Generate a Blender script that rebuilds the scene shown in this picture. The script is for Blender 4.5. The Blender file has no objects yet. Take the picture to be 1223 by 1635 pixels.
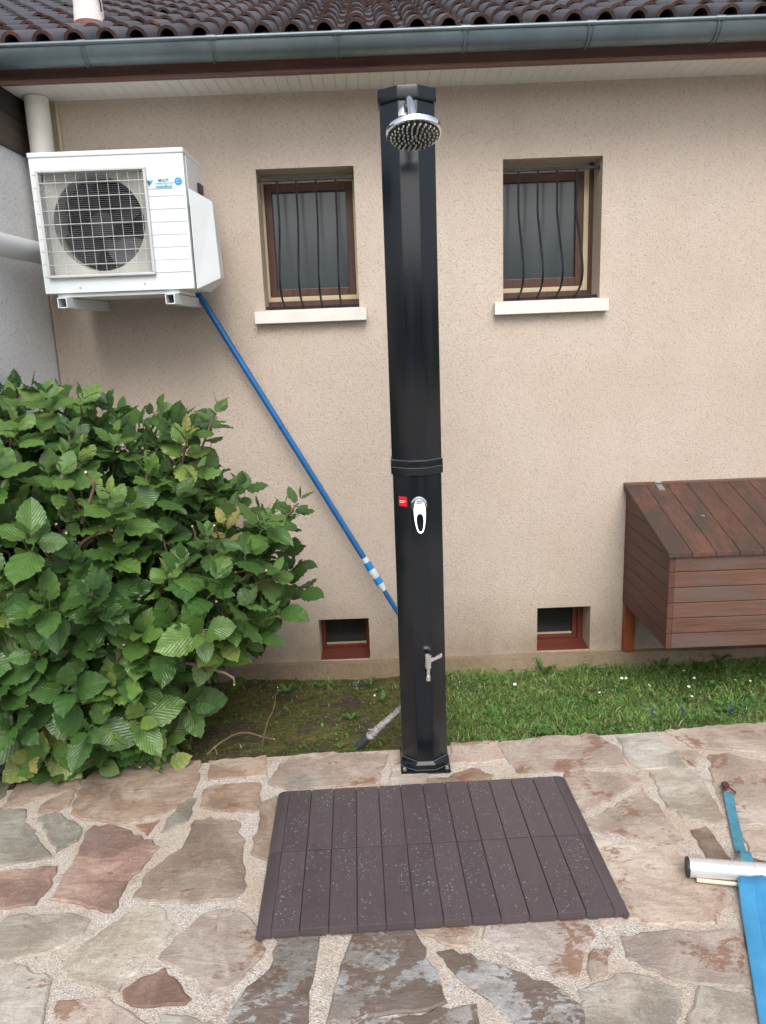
import bpy, bmesh, math, random
import numpy as np
from mathutils import Vector, Matrix, Euler
R = math.radians
random.seed(7); rng = np.random.default_rng(7)
scene = bpy.context.scene
col = scene.collection

# ------------------------------------------------------------------ camera, sky, sun, exposure
CAM_PITCH, CAM_ROLL, CAM_POS = R(13.17), R(2.2), Vector((0, 0, 1.5))
cd = bpy.data.cameras.new('camera'); cam = bpy.data.objects.new('camera', cd); col.objects.link(cam)
F = Vector((0, math.cos(CAM_PITCH), -math.sin(CAM_PITCH)))
R0 = Vector((1, 0, 0)); U0 = R0.cross(F)
Rv = math.cos(CAM_ROLL)*R0 - math.sin(CAM_ROLL)*U0
Uv = math.sin(CAM_ROLL)*R0 + math.cos(CAM_ROLL)*U0
cam.matrix_world = Matrix(((Rv.x, Uv.x, -F.x, CAM_POS.x), (Rv.y, Uv.y, -F.y, CAM_POS.y), (Rv.z, Uv.z, -F.z, CAM_POS.z), (0, 0, 0, 1)))
cd.sensor_fit = 'VERTICAL'; cd.sensor_height = 24.0; cd.sensor_width = 18.0
cd.lens = 1227/1635*24; cd.clip_start = 0.02; cd.clip_end = 500
scene.camera = cam

SUN_EL, SUN_AZ = R(47), R(176)          # azimuth clockwise from +Y: behind the camera
world = bpy.data.worlds.new('World'); scene.world = world; world.use_nodes = True
wn = world.node_tree.nodes; wl = world.node_tree.links
sky = wn.new('ShaderNodeTexSky'); sky.sky_type = 'NISHITA'; sky.sun_disc = False
sky.sun_elevation = SUN_EL; sky.sun_rotation = SUN_AZ; sky.dust_density = 4.0; sky.air_density = 1.0
hs = wn.new('ShaderNodeHueSaturation'); hs.inputs['Saturation'].default_value = 0.50   # an overcast, near white sky
wl.new(sky.outputs[0], hs.inputs['Color'])
bg = wn['Background']; bg.inputs['Strength'].default_value = 0.15
wl.new(hs.outputs[0], bg.inputs['Color'])
sl = bpy.data.lights.new('sun', 'SUN'); sl.energy = 1.1; sl.angle = R(35); sl.color = (1, 0.985, 0.96)
so = bpy.data.objects.new('sun', sl); col.objects.link(so)
sd = Vector((math.sin(SUN_AZ)*math.cos(SUN_EL), math.cos(SUN_AZ)*math.cos(SUN_EL), math.sin(SUN_EL)))
so.rotation_euler = sd.to_track_quat('Z', 'Y').to_euler()
scene.view_settings.view_transform = 'Standard'; scene.view_settings.look = 'None'
scene.view_settings.exposure = 0.58; scene.view_settings.gamma = 1.0; scene.view_settings.use_curve_mapping = False
scene.render.engine = 'CYCLES'
scene.cycles.max_bounces = 8; scene.cycles.transparent_max_bounces = 8

# ------------------------------------------------------------------ materials
def S(r, g, b):
    f = lambda c: ((c/255+0.055)/1.055)**2.4 if c > 10 else c/255/12.92
    return (f(r), f(g), f(b), 1)

class NT:
    def __init__(s, name):
        s.m = bpy.data.materials.new(name); s.m.use_nodes = True
        s.t = s.m.node_tree; s.b = s.t.nodes['Principled BSDF']
    def n(s, typ, **kw):
        nd = s.t.nodes.new(typ)
        for k, v in kw.items():
            if k.startswith('_'): setattr(nd, k[1:], v)
            else:
                i = nd.inputs[int(k[1:])] if k[0] == 'i' and k[1:].isdigit() else nd.inputs[k.replace('_', ' ')]
                if hasattr(v, 'bl_idname') or isinstance(v, bpy.types.NodeSocket): s.t.links.new(v, i)
                else: i.default_value = v
        return nd
    def set(s, key, v):
        if isinstance(v, bpy.types.NodeSocket): s.t.links.new(v, s.b.inputs[key])
        else: s.b.inputs[key].default_value = v
    def pos(s): return s.n('ShaderNodeNewGeometry').outputs['Position']
    def obj(s): return s.n('ShaderNodeTexCoord').outputs['Object']
    def map(s, v, scale=(1, 1, 1), rot=(0, 0, 0), loc=None):
        k = dict(Vector=v, Scale=scale, Rotation=rot)
        nd = s.n('ShaderNodeMapping', **k)
        if loc is not None:
            if isinstance(loc, bpy.types.NodeSocket): s.t.links.new(loc, nd.inputs['Location'])
            else: nd.inputs['Location'].default_value = loc
        return nd.outputs[0]
    def noise(s, v, scale, detail=4, rough=0.55, dist=0.0):
        return s.n('ShaderNodeTexNoise', Vector=v, Scale=scale, Detail=detail, Roughness=rough, Distortion=dist).outputs['Fac']
    def ramp(s, f, *st):
        nd = s.n('ShaderNodeValToRGB', Fac=f); e = nd.color_ramp.elements
        while len(e) < len(st): e.new(0.5)
        for i, (p, c) in enumerate(st):
            e[i].position = p; e[i].color = c if not isinstance(c, (int, float)) else (c, c, c, 1)
        return nd.outputs['Color']
    def mix(s, f, a, b, mode='MIX'):
        nd = s.n('ShaderNodeMix', _data_type='RGBA', _blend_type=mode)
        for i, v in ((0, f), (6, a), (7, b)):
            if isinstance(v, bpy.types.NodeSocket): s.t.links.new(v, nd.inputs[i])
            else: nd.inputs[i].default_value = v
        return nd.outputs[2]
    def math(s, op, a, b=0.5):
        nd = s.n('ShaderNodeMath', _operation=op)
        for i, v in ((0, a), (1, b)):
            if isinstance(v, bpy.types.NodeSocket): s.t.links.new(v, nd.inputs[i])
            else: nd.inputs[i].default_value = v
        return nd.outputs[0]
    def bump(s, h, dist=0.003, strength=1.0, prev=None):
        k = dict(Height=h, Distance=dist, Strength=strength)
        if prev is not None: k['Normal'] = prev
        o = s.n('ShaderNodeBump', **k).outputs[0]
        s.t.links.new(o, s.b.inputs['Normal']); return o

def plain(name, c, rough=0.5, metal=0.0, var=0.12, vs=9.0, bump=0.0, bs=200.0, **kw):
    t = NT(name); p = t.obj()
    n1 = t.noise(p, vs, 5, 0.6)
    dark = tuple(x*(1-var*1.6) for x in c[:3])+(1,); lite = tuple(min(1, x*(1+var)) for x in c[:3])+(1,)
    t.set('Base Color', t.ramp(n1, (0.3, dark), (0.7, lite)))
    r = t.noise(p, vs*2.3, 4, 0.6)
    t.set('Roughness', t.ramp(r, (0.3, max(0.02, rough-0.07)), (0.7, min(1, rough+0.1))))
    t.set('Metallic', metal)
    for k, v in kw.items(): t.set(k.replace('_', ' '), v)
    if bump: t.bump(t.noise(p, bs, 4, 0.6), bump)
    return t.m

def render_mat(name, base, dark, lite, grain=75.0, dirt=True):
    """rough sprayed render (crepi)"""
    t = NT(name); p = t.pos()
    big = t.noise(p, 1.3, 4, 0.6)
    c = t.ramp(big, (0.3, dark), (0.52, base), (0.72, lite))
    fine = t.noise(p, grain*2.2, 3, 0.6)
    pits = t.noise(t.map(p, (1, 1, 0.8)), grain, 3, 0.65, 0.6)
    c = t.mix(t.ramp(pits, (0.33, 0.6), (0.46, 0.0)), c, tuple(x*0.5 for x in base[:3])+(1,))
    c = t.mix(t.ramp(fine, (0.52, 0.0), (0.70, 0.5)), c, tuple(min(1, x*1.22) for x in base[:3])+(1,))
    if dirt:
        st = t.noise(t.map(p, (7, 7, 0.55)), 1.0, 5, 0.6)
        z = t.n('ShaderNodeSeparateXYZ', Vector=p).outputs['Z']
        c = t.mix(t.math('MULTIPLY', t.ramp(st, (0.52, 0.0), (0.75, 1.0)), 0.16), c, tuple(x*0.6 for x in base[:3])+(1,))
        splash = t.math('MULTIPLY', t.ramp(z, (0.0, 0.9), (0.30, 0.0)), t.noise(p, 5, 4, 0.7))
        c = t.mix(splash, c, S(118, 96, 70))
    t.set('Base Color', c); t.set('Roughness', 0.92); t.set('Specular IOR Level', 0.25)
    h = t.math('ADD', t.math('MULTIPLY', pits, 1.0), t.math('MULTIPLY', fine, 0.35))
    t.bump(h, 0.0075, 0.85)
    return t.m

def stone_mat(name, base, alt, third, wet=0.0):
    t = NT(name)
    oi = t.n('ShaderNodeObjectInfo').outputs['Random']
    off = t.n('ShaderNodeCombineXYZ', X=t.math('MULTIPLY', oi, 37.0), Y=t.math('MULTIPLY', oi, 91.0)).outputs[0]
    p = t.map(t.pos(), loc=off)
    n1 = t.noise(p, 4.2, 6, 0.62, 0.8)
    c = t.ramp(n1, (0.36, tuple(x*0.82 for x in alt[:3])+(1,)), (0.44, alt), (0.52, base), (0.63, third))
    tint = t.noise(p, 2.1, 4, 0.6)
    c = t.mix(t.ramp(tint, (0.45, 0.0), (0.7, 0.5)), c, S(172, 146, 126))
    c = t.mix(t.ramp(tint, (0.28, 0.5), (0.45, 0.0)), c, S(150, 150, 148))
    str_ = t.noise(t.map(p, (4, 11, 4), (0, 0, 0.6)), 2.2, 7, 0.66, 1.6)         # bedding streaks
    c = t.mix(t.ramp(str_, (0.38, 0.38), (0.56, 0.0)), c, tuple(x*0.64 for x in alt[:3])+(1,))
    fine = t.noise(p, 48, 8, 0.74)
    c = t.mix(t.ramp(fine, (0.36, 0.38), (0.5, 0.0)), c, tuple(x*0.62 for x in base[:3])+(1,))
    c = t.mix(t.ramp(fine, (0.56, 0.0), (0.72, 0.40)), c, tuple(min(0.8, x*1.55+0.03) for x in base[:3])+(1,))
    grit = t.noise(p, 240, 3, 0.7)
    c = t.mix(t.ramp(grit, (0.38, 0.28), (0.48, 0.0)), c, tuple(x*0.5 for x in alt[:3])+(1,))
    c = t.mix(t.ramp(grit, (0.56, 0.0), (0.68, 0.30)), c, tuple(min(0.8, x*1.5) for x in base[:3])+(1,))
    val = t.math('MULTIPLY', t.math('ADD', oi, 0.0), 1.0)
    hsv = t.n('ShaderNodeHueSaturation', Saturation=t.ramp(val, (0, 0.75), (1, 1.15)), Value=t.ramp(t.math('FRACT', t.math('MULTIPLY', oi, 7.3)), (0, 0.82), (1, 1.15)), Color=c).outputs[0]
    # damp brown patches with crisp irregular margins
    w = t.noise(p, 6.5, 6, 0.6, 0.5); w2 = t.noise(t.map(p, (1, 1.8, 1), (0, 0, 0.7)), 46, 6, 0.7)
    wf = t.math('ADD', w, t.math('MULTIPLY', t.math('SUBTRACT', w2, 0.5), 0.5))
    thr = 0.66 - 0.17*wet
    wm = t.ramp(wf, (thr, 0.0), (thr+0.03, 1.0))
    c = t.mix(t.math('MULTIPLY', wm, 0.68 if wet < 0.5 else 0.75), hsv, S(128, 88, 66) if wet < 0.5 else S(98, 78, 64))
    t.set('Base Color', c)
    t.set('Roughness', t.mix(wm, (0.72, 0.72, 0.72, 1), (0.42, 0.42, 0.42, 1)))
    t.set('Specular IOR Level', 0.4)
    h = t.math('ADD', t.math('MULTIPLY', str_, 0.8), t.math('MULTIPLY', fine, 0.35))
    lay = t.math('SNAP', t.math('ADD', t.noise(p, 6.0, 7, 0.62, 1.2), t.math('MULTIPLY', fine, 0.10)), 0.055)
    h = t.math('ADD', h, t.math('MULTIPLY', lay, 3.0))
    t.bump(h, 0.0056, 0.9)
    return t.m

def wood_mat(name, c1, c2, grey, axis=0, greyness=0.4, rough=0.6):
    t = NT(name); oi = t.n('ShaderNodeObjectInfo').outputs['Random']
    off = t.n('ShaderNodeCombineXYZ', X=t.math('MULTIPLY', oi, 13.0), Y=t.math('MULTIPLY', oi, 29.0), Z=t.math('MULTIPLY', oi, 17.0)).outputs[0]
    p = t.map(t.pos(), loc=off)
    sc = [16, 16, 16]; sc[axis] = 0.9
    g = t.noise(t.map(p, tuple(sc)), 4.0, 6, 0.62, 0.7)
    c = t.ramp(g, (0.3, c2), (0.6, c1))
    hsv = t.n('ShaderNodeHueSaturation', Value=t.ramp(oi, (0, 0.84), (1, 1.12)), Color=c).outputs[0]
    ws = [2.6, 2.6, 2.6]; ws[axis] = 0.55
    w = t.noise(t.map(p, tuple(ws)), 3.4, 6, 0.65, 0.8)
    c = t.mix(t.math('MULTIPLY', t.ramp(w, (0.44, 0.0), (0.60, 1.0)), greyness), hsv, grey)
    t.set('Base Color', c); t.set('Roughness', rough)
    t.bump(g, 0.0025, 0.6)
    return t.m

def leaf_mat(name, use_attr):
    t = NT(name)
    uv = t.n('ShaderNodeUVMap').outputs[0]
    sx = t.n('ShaderNodeSeparateXYZ', Vector=uv)
    if use_attr: rnd = t.n('ShaderNodeAttribute', _attribute_name='tone').outputs['Fac']
    else: rnd = t.n('ShaderNodeAttribute', _attribute_name='tone', _attribute_type='OBJECT').outputs['Fac']
    ax = t.math('ABSOLUTE', sx.outputs['X'])
    # chevron veins: rise along the blade as they run outward
    ph = t.math('SUBTRACT', sx.outputs['Y'], t.math('MULTIPLY', ax, 0.62))
    wv = t.math('PINGPONG', t.math('MULTIPLY', ph, 7.5), 0.5)
    vein = t.ramp(wv, (0.0, 1.0), (0.10, 0.0))
    mid = t.ramp(ax, (0.012, 1.0), (0.035, 0.0))
    vm = t.math('MAXIMUM', vein, mid)
    nz = t.noise(t.pos(), 45, 4, 0.6)
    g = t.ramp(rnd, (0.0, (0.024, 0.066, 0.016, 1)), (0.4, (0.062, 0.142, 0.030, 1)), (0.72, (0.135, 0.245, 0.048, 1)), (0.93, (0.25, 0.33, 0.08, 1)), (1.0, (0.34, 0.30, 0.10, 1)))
    g = t.mix(t.math('MULTIPLY', t.ramp(nz, (0.35, 0.0), (0.65, 1.0)), 0.35), g, tuple((0.036, 0.082, 0.024))+(1,))
    # yellow speckle on older leaves
    sp = t.noise(t.pos(), 170, 3, 0.6); spots = t.math('MULTIPLY', t.ramp(sp, (0.55, 0.0), (0.62, 1.0)), t.ramp(rnd, (0.78, 0.0), (0.9, 0.6)))
    g = t.mix(spots, g, (0.42, 0.46, 0.14, 1))
    g = t.mix(t.math('MULTIPLY', vm, 0.17), g, (0.21, 0.32, 0.13, 1))
    back = t.n('ShaderNodeNewGeometry').outputs['Backfacing']
    g = t.mix(t.math('MULTIPLY', back, 0.45), g, (0.16, 0.23, 0.12, 1))
    t.set('Base Color', g); t.set('Roughness', t.ramp(nz, (0.3, 0.30), (0.7, 0.46))); t.set('Specular IOR Level', 0.5)
    h = t.math('SUBTRACT', t.math('MULTIPLY', wv, 2.0), t.math('MULTIPLY', mid, 0.6))
    t.bump(h, 0.0011, 0.8)
    tr = t.n('ShaderNodeBsdfTranslucent', Color=(0.14, 0.26, 0.05, 1))
    mx = t.n('ShaderNodeMixShader', i0=0.18)
    t.t.links.new(t.b.outputs[0], mx.inputs[1]); t.t.links.new(tr.outputs[0], mx.inputs[2])
    t.t.links.new(mx.outputs[0], t.t.nodes['Material Output'].inputs[0])
    return t.m

def grass_mat(name, a, b, c_):
    t = NT(name)
    rnd = t.n('ShaderNodeAttribute', _attribute_name='tone').outputs['Fac']
    t.set('Base Color', t.ramp(rnd, (0.0, a), (0.6, b), (1.0, c_))); t.set('Roughness', 0.5); t.set('Specular IOR Level', 0.3)
    tr = t.n('ShaderNodeBsdfTranslucent', Color=(0.15, 0.28, 0.05, 1)); mx = t.n('ShaderNodeMixShader', i0=0.25)
    t.t.links.new(t.b.outputs[0], mx.inputs[1]); t.t.links.new(tr.outputs[0], mx.inputs[2])
    t.t.links.new(mx.outputs[0], t.t.nodes['Material Output'].inputs[0])
    return t.m

M = {}
M['render'] = render_mat('tan_render', S(203, 188, 174), S(195, 179, 164), S(209, 195, 182), 170.0)
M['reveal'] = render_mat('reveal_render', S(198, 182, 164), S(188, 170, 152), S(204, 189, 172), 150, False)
M['white_render'] = render_mat('white_render', S(234, 236, 240), S(222, 224, 230), S(240, 241, 244), 110, False)
M['plinth'] = render_mat('plinth_concrete', S(165, 150, 130), S(132, 118, 98), S(186, 172, 152), 60, True)
def mortar():
    t = NT('mortar_gravel'); p = t.pos()
    v = t.n('ShaderNodeTexVoronoi', Vector=p, Scale=300.0)
    sepc = t.n('ShaderNodeSeparateColor', Color=v.outputs['Color'])
    c = t.ramp(sepc.outputs[0], (0.0, S(140, 129, 119)), (0.22, S(180, 171, 161)), (0.7, S(196, 188, 179)), (1.0, S(217, 212, 206)))
    n1 = t.noise(p, 3.0, 5, 0.65)
    c = t.mix(t.ramp(n1, (0.42, 0.0), (0.66, 0.75)), c, S(178, 158, 136))
    n3 = t.noise(p, 9, 6, 0.7)
    c = t.mix(t.ramp(n3, (0.58, 0.0), (0.68, 0.5)), c, S(128, 104, 84))
    n2 = t.noise(p, 30, 5, 0.7)
    c = t.mix(t.ramp(n2, (0.30, 0.4), (0.45, 0.0)), c, S(140, 122, 106))
    t.set('Base Color', c); t.set('Roughness', 0.85)
    t.bump(t.math('ADD', t.math('MULTIPLY', v.outputs['Distance'], -0.8), n2), 0.004, 0.7)
    return t.m
M['mortar'] = mortar()
M['st_g'] = stone_mat('slate_grey_stone', S(150, 146, 134), S(128, 122, 110), S(172, 170, 158))
M['st_k'] = stone_mat('pale_grey_stone', S(178, 172, 160), S(154, 146, 134), S(198, 194, 184))
M['st_b'] = stone_mat('beige_brown_stone', S(164, 146, 131), S(142, 122, 106), S(182, 168, 154), 0.2)
M['st_r'] = stone_mat('red_brown_stone', S(156, 122, 106), S(132, 100, 86), S(176, 146, 130))
M['st_p'] = stone_mat('pinkish_stone', S(190, 175, 162), S(172, 155, 142), S(205, 194, 183), 0.48)
M['st_w'] = stone_mat('damp_stone', S(160, 160, 158), S(136, 130, 122), S(188, 190, 190), 1.0)
M['st_d'] = stone_mat('dark_brown_stone', S(142, 116, 92), S(112, 88, 66), S(160, 136, 112))
M['soil'] = plain('garden_soil', (0.030, 0.021, 0.013, 1), 0.95, var=0.5, vs=14, bump=0.02, bs=50)
def lawn_mat():
    t = NT('mossy_lawn'); p = t.pos()
    x = t.n('ShaderNodeSeparateXYZ', Vector=p).outputs['X']
    n1 = t.noise(p, 7, 6, 0.65); n2 = t.noise(p, 60, 4, 0.7)
    moss = t.ramp(n2, (0.3, (0.045, 0.052, 0.012, 1)), (0.7, (0.16, 0.15, 0.032, 1)))
    soil = t.ramp(n2, (0.3, (0.032, 0.022, 0.014, 1)), (0.7, (0.10, 0.072, 0.044, 1)))
    c = t.mix(t.ramp(n1, (0.40, 0.0), (0.54, 1.0)), soil, moss)
    gf = t.ramp(t.math('ADD', x, t.math('MULTIPLY', n1, 0.6)), (0.35, 0.0), (0.7, 1.0))
    c = t.mix(t.math('MULTIPLY', gf, 0.75), c, t.ramp(n2, (0.3, (0.05, 0.075, 0.02, 1)), (0.7, (0.12, 0.15, 0.045, 1))))
    t.set('Base Color', c); t.set('Roughness', 0.95)
    t.bump(t.math('ADD', n1, n2), 0.02, 1.0)
    return t.m
M['lawn'] = lawn_mat()
M['grass'] = grass_mat('grass_blades', (0.078, 0.160, 0.036, 1), (0.21, 0.35, 0.085, 1), (0.46, 0.52, 0.25, 1))
M['weed'] = grass_mat('weed_leaves', (0.04, 0.105, 0.025, 1), (0.085, 0.19, 0.045, 1), (0.15, 0.28, 0.08, 1))
M['tile'] = None
def tile_mat():
    t = NT('weathered_clay_tile'); p = t.pos(); oi = t.n('ShaderNodeObjectInfo').outputs['Random']
    nz = t.n('ShaderNodeNewGeometry').outputs['Normal']
    n1 = t.noise(p, 16, 6, 0.65); n2 = t.noise(p, 90, 4, 0.7)
    c = t.ramp(n1, (0.32, S(52, 36, 35)), (0.55, S(74, 53, 50)), (0.75, S(98, 72, 66)))
    lx = t.n('ShaderNodeSeparateXYZ', Vector=t.obj())
    weathered = t.math('MULTIPLY', t.ramp(lx.outputs['Y'], (0.003, 0.0), (0.02, 1.0)), t.ramp(n1, (0.35, 0.95), (0.7, 0.65)))
    c = t.mix(weathered, c, t.ramp(n2, (0.3, S(60, 63, 70)), (0.7, S(92, 94, 100))))
    lich = t.math('MULTIPLY', t.ramp(t.noise(p, 24, 3, 0.6), (0.66, 0.0), (0.70, 1.0)), 0.5)
    c = t.mix(lich, c, S(138, 98, 66))
    c = t.n('ShaderNodeHueSaturation', Value=t.ramp(oi, (0, 0.72), (1, 1.2)), Color=c).outputs[0]
    t.set('Base Color', c); t.set('Roughness', 0.62)
    t.bump(n2, 0.003, 0.8)
    return t.m
M['tile'] = tile_mat()
M['zinc'] = plain('zinc_gutter', S(114, 128, 133), 0.42, 0.75, 0.14, 5.0)
M['fascia'] = wood_mat('fascia_wood', S(116, 82, 72), S(86, 58, 50), S(104, 82, 76), 0, 0.5)
M['soffit'] = plain('soffit_white', S(214, 213, 206), 0.5, var=0.05, vs=3)
M['darkwood'] = wood_mat('dark_beam', S(74, 62, 54), S(52, 42, 36), S(84, 74, 66), 1, 0.4)
M['black_gap'] = plain('shadow_board', S(36, 31, 29), 0.9)
M['sill'] = plain('white_painted_stone', S(220, 217, 209), 0.6, var=0.06, vs=6, bump=0.002, bs=90)
M['winwood'] = wood_mat('window_wood', S(88, 56, 45), S(64, 40, 32), S(76, 54, 46), 2, 0.25, 0.45)
M['basewood'] = wood_mat('red_window_wood', S(112, 52, 40), S(84, 38, 30), S(84, 52, 44), 0, 0.25, 0.45)
M['cream'] = plain('cream_guide', S(196, 182, 150), 0.5, var=0.06)
M['iron'] = plain('black_iron', (0.014, 0.015, 0.017, 1), 0.45, 0.3, 0.3, 30, 0.0006, 300)
def glass_dark():
    t = NT('dark_window_glass'); p = t.pos()
    n1 = t.noise(t.map(p, (9, 9, 0.6)), 1.0, 3, 0.5)
    t.set('Base Color', t.ramp(n1, (0.35, S(64, 71, 75)), (0.65, S(72, 79, 83)))); t.set('Roughness', 0.16); t.set('Specular IOR Level', 0.6)
    return t.m
M['pane'] = glass_dark()
M['pane2'] = plain('dark_basement_glass', S(36, 40, 43), 0.12, var=0.2, vs=6)
M['ac'] = plain('white_enamel', S(214, 220, 222), 0.38, var=0.03, vs=5)
M['ac_grey'] = plain('grey_plastic_ring', S(178, 178, 172), 0.5, var=0.1, vs=12)
M['ac_dark'] = plain('dark_fan_plastic', (0.010, 0.011, 0.015, 1), 0.5, var=0.2)
M['ac_wire'] = plain('pale_guard_wire', S(192, 194, 194), 0.45, var=0.06)
M['ac_wire_grey'] = plain('grey_guard_wire', S(148, 150, 152), 0.5, var=0.06)
M['badge'] = plain('badge_silver', S(202, 214, 218), 0.35, var=0.03)
M['badge_blue'] = plain('badge_blue', S(58, 160, 186), 0.4, var=0.03)
M['sticker_cyan'] = plain('sticker_cyan', S(30, 150, 200), 0.4, var=0.03)
M['ink'] = plain('dark_ink', S(48, 70, 84), 0.5)
M['white'] = plain('white_print', S(240, 240, 240), 0.5, var=0.02)
M['pvc'] = plain('white_pvc_pipe', S(222, 220, 212), 0.45, var=0.06, vs=4)
M['pvc_blue'] = plain('grey_white_pipe', S(206, 208, 210), 0.4, var=0.06, vs=6)
def col_mat():
    t = NT('black_shower_body'); p = t.obj()
    n1 = t.noise(t.map(p, (20, 20, 1.5)), 2.0, 4, 0.6)
    t.set('Base Color', t.ramp(n1, (0.3, (0.0045, 0.0065, 0.0095, 1)), (0.7, (0.007, 0.010, 0.0145, 1))))
    t.set('Roughness', t.ramp(n1, (0.3, 0.17), (0.7, 0.25))); t.set('Specular IOR Level', 0.5)
    return t.m
M['shower'] = col_mat()
M['rim'] = plain('grey_seal', S(96, 98, 100), 0.5)
M['chrome'] = plain('chrome', (0.90, 0.91, 0.92, 1), 0.11, 1.0, 0.02)
M['chrome_satin'] = plain('satin_chrome', (0.90, 0.89, 0.88, 1), 0.25, 1.0, 0.03)
M['face'] = plain('dark_spray_plate', S(50, 58, 64), 0.25, 0.3, 0.1, 30)
M['nozzle'] = plain('pale_nozzle', S(206, 204, 192), 0.4, var=0.05)
M['red'] = plain('red_sticker', S(214, 28, 44), 0.45, var=0.03)
M['steel'] = plain('steel_bolt', S(176, 176, 174), 0.3, 0.9, 0.1, 40)
def mat_mat():
    t = NT('brown_plastic_slats'); p = t.pos(); oi = t.n('ShaderNodeObjectInfo').outputs['Random']
    n1 = t.noise(t.map(p, (60, 3, 10)), 3.0, 5, 0.6); w = t.noise(p, 7, 4, 0.55, 0.3); w2 = t.noise(p, 60, 3, 0.6)
    c = t.ramp(n1, (0.3, S(76, 67, 71)), (0.7, S(83, 74, 77)))
    c = t.n('ShaderNodeHueSaturation', Value=t.ramp(oi, (0, 0.92), (1, 1.08)), Color=c).outputs[0]
    wm = t.ramp(t.math('ADD', w, t.math('MULTIPLY', t.math('SUBTRACT', w2, 0.5), 0.12)), (0.56, 0.0), (0.64, 1.0))
    c = t.mix(t.math('MULTIPLY', wm, 0.16), c, S(62, 52, 55))
    t.set('Base Color', c); t.set('Roughness', t.mix(wm, (0.46, 0.46, 0.46, 1), (0.24, 0.24, 0.24, 1)))
    t.bump(n1, 0.0002, 0.3)
    return t.m
M['mat'] = mat_mat()
def water():
    t = NT('water_drops'); t.set('Base Color', (0.46, 0.45, 0.48, 1)); t.set('Roughness', 0.05); t.set('IOR', 1.33)  # sky glints on the drops are put into a pale, partly opaque colour
    t.set('Transmission Weight', t.ramp(t.noise(t.pos(), 20), (0.3, 0.70), (0.7, 0.84)))
    return t.m
M['water'] = water()
M['blue'] = plain('blue_anodised_pole', S(36, 104, 166), 0.3, 0.2, 0.12, 12)
M['lightblue'] = plain('light_blue_collar', S(20, 130, 200), 0.4, var=0.06)
M['tarp'] = None
def tarp_mat():
    t = NT('blue_pool_cover'); p = t.pos()
    n1 = t.noise(p, 9, 5, 0.6); n2 = t.noise(p, 700, 2, 0.5)
    t.set('Base Color', t.ramp(n1, (0.3, S(52, 132, 180)), (0.7, S(74, 152, 198)))); t.set('Roughness', 0.42)
    t.bump(t.math('ADD', t.math('MULTIPLY', n2, 0.15), n1), 0.004, 0.4)
    return t.m
M['tarp'] = tarp_mat()
M['strap'] = plain('teal_webbing', S(70, 132, 152), 0.8, var=0.15, vs=40, bump=0.001, bs=500)
M['alu'] = plain('aluminium_tube', S(220, 221, 222), 0.3, 0.45, 0.05, 8)
M['blackcap'] = plain('black_cap', (0.02, 0.02, 0.022, 1), 0.5)
M['ivory'] = plain('ivory_rod', S(222, 208, 184), 0.5, var=0.08)
M['rust'] = plain('rusty_iron', S(96, 66, 62), 0.8, 0.3, 0.3, 60, 0.001, 200)
M['box'] = wood_mat('stained_box_wood', S(106, 73, 60), S(80, 53, 43), S(92, 80, 72), 0, 0.75)
M['boxlid'] = wood_mat('stained_lid_wood', S(94, 62, 52), S(64, 43, 37), S(60, 50, 44), 1, 0.9)
M['boxside'] = wood_mat('stained_side_wood', S(94, 58, 48), S(72, 43, 36), S(80, 58, 50), 1, 0.4)
M['post'] = wood_mat('orange_post_wood', S(146, 72, 40), S(112, 52, 28), S(120, 70, 48), 2, 0.2)
M['hinge'] = plain('galvanised_hinge', S(150, 156, 148), 0.45, 0.6, 0.15, 40)
M['conduit'] = plain('grey_conduit', S(72, 78, 84), 0.5, var=0.12)
def film():
    t = NT('crinkled_clear_film'); p = t.pos(); n1 = t.noise(p, 60, 5, 0.7)
    t.set('Base Color', t.ramp(n1, (0.35, S(150, 140, 136)), (0.65, S(222, 224, 226)))); t.set('Roughness', 0.15); t.set('Transmission Weight', 0.35)
    t.bump(n1, 0.008, 1.0); return t.m
M['film'] = film()
M['bark'] = plain('brown_twig_bark', S(122, 100, 82), 0.85, var=0.35, vs=30, bump=0.003, bs=150)
M['cut'] = plain('pale_cut_wood', S(214, 190, 160), 0.8)
M['leaf'] = leaf_mat('hydrangea_leaf', False); M['leaf_mass'] = leaf_mat('hydrangea_leaf_mass', True)
M['petal'] = plain('daisy_petal', S(240, 240, 236), 0.6); M['yolk'] = plain('daisy_centre', S(226, 180, 40), 0.7)
M['violet'] = plain('violet_petal', S(92, 84, 148), 0.6)
M['terracotta'] = plain('pink_flue', S(236, 222, 220), 0.7, var=0.1, vs=10, bump=0.003, bs=60)
M['terracotta_dark'] = plain('flue_base_clay', S(112, 70, 62), 0.8, var=0.25, vs=20)

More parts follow.
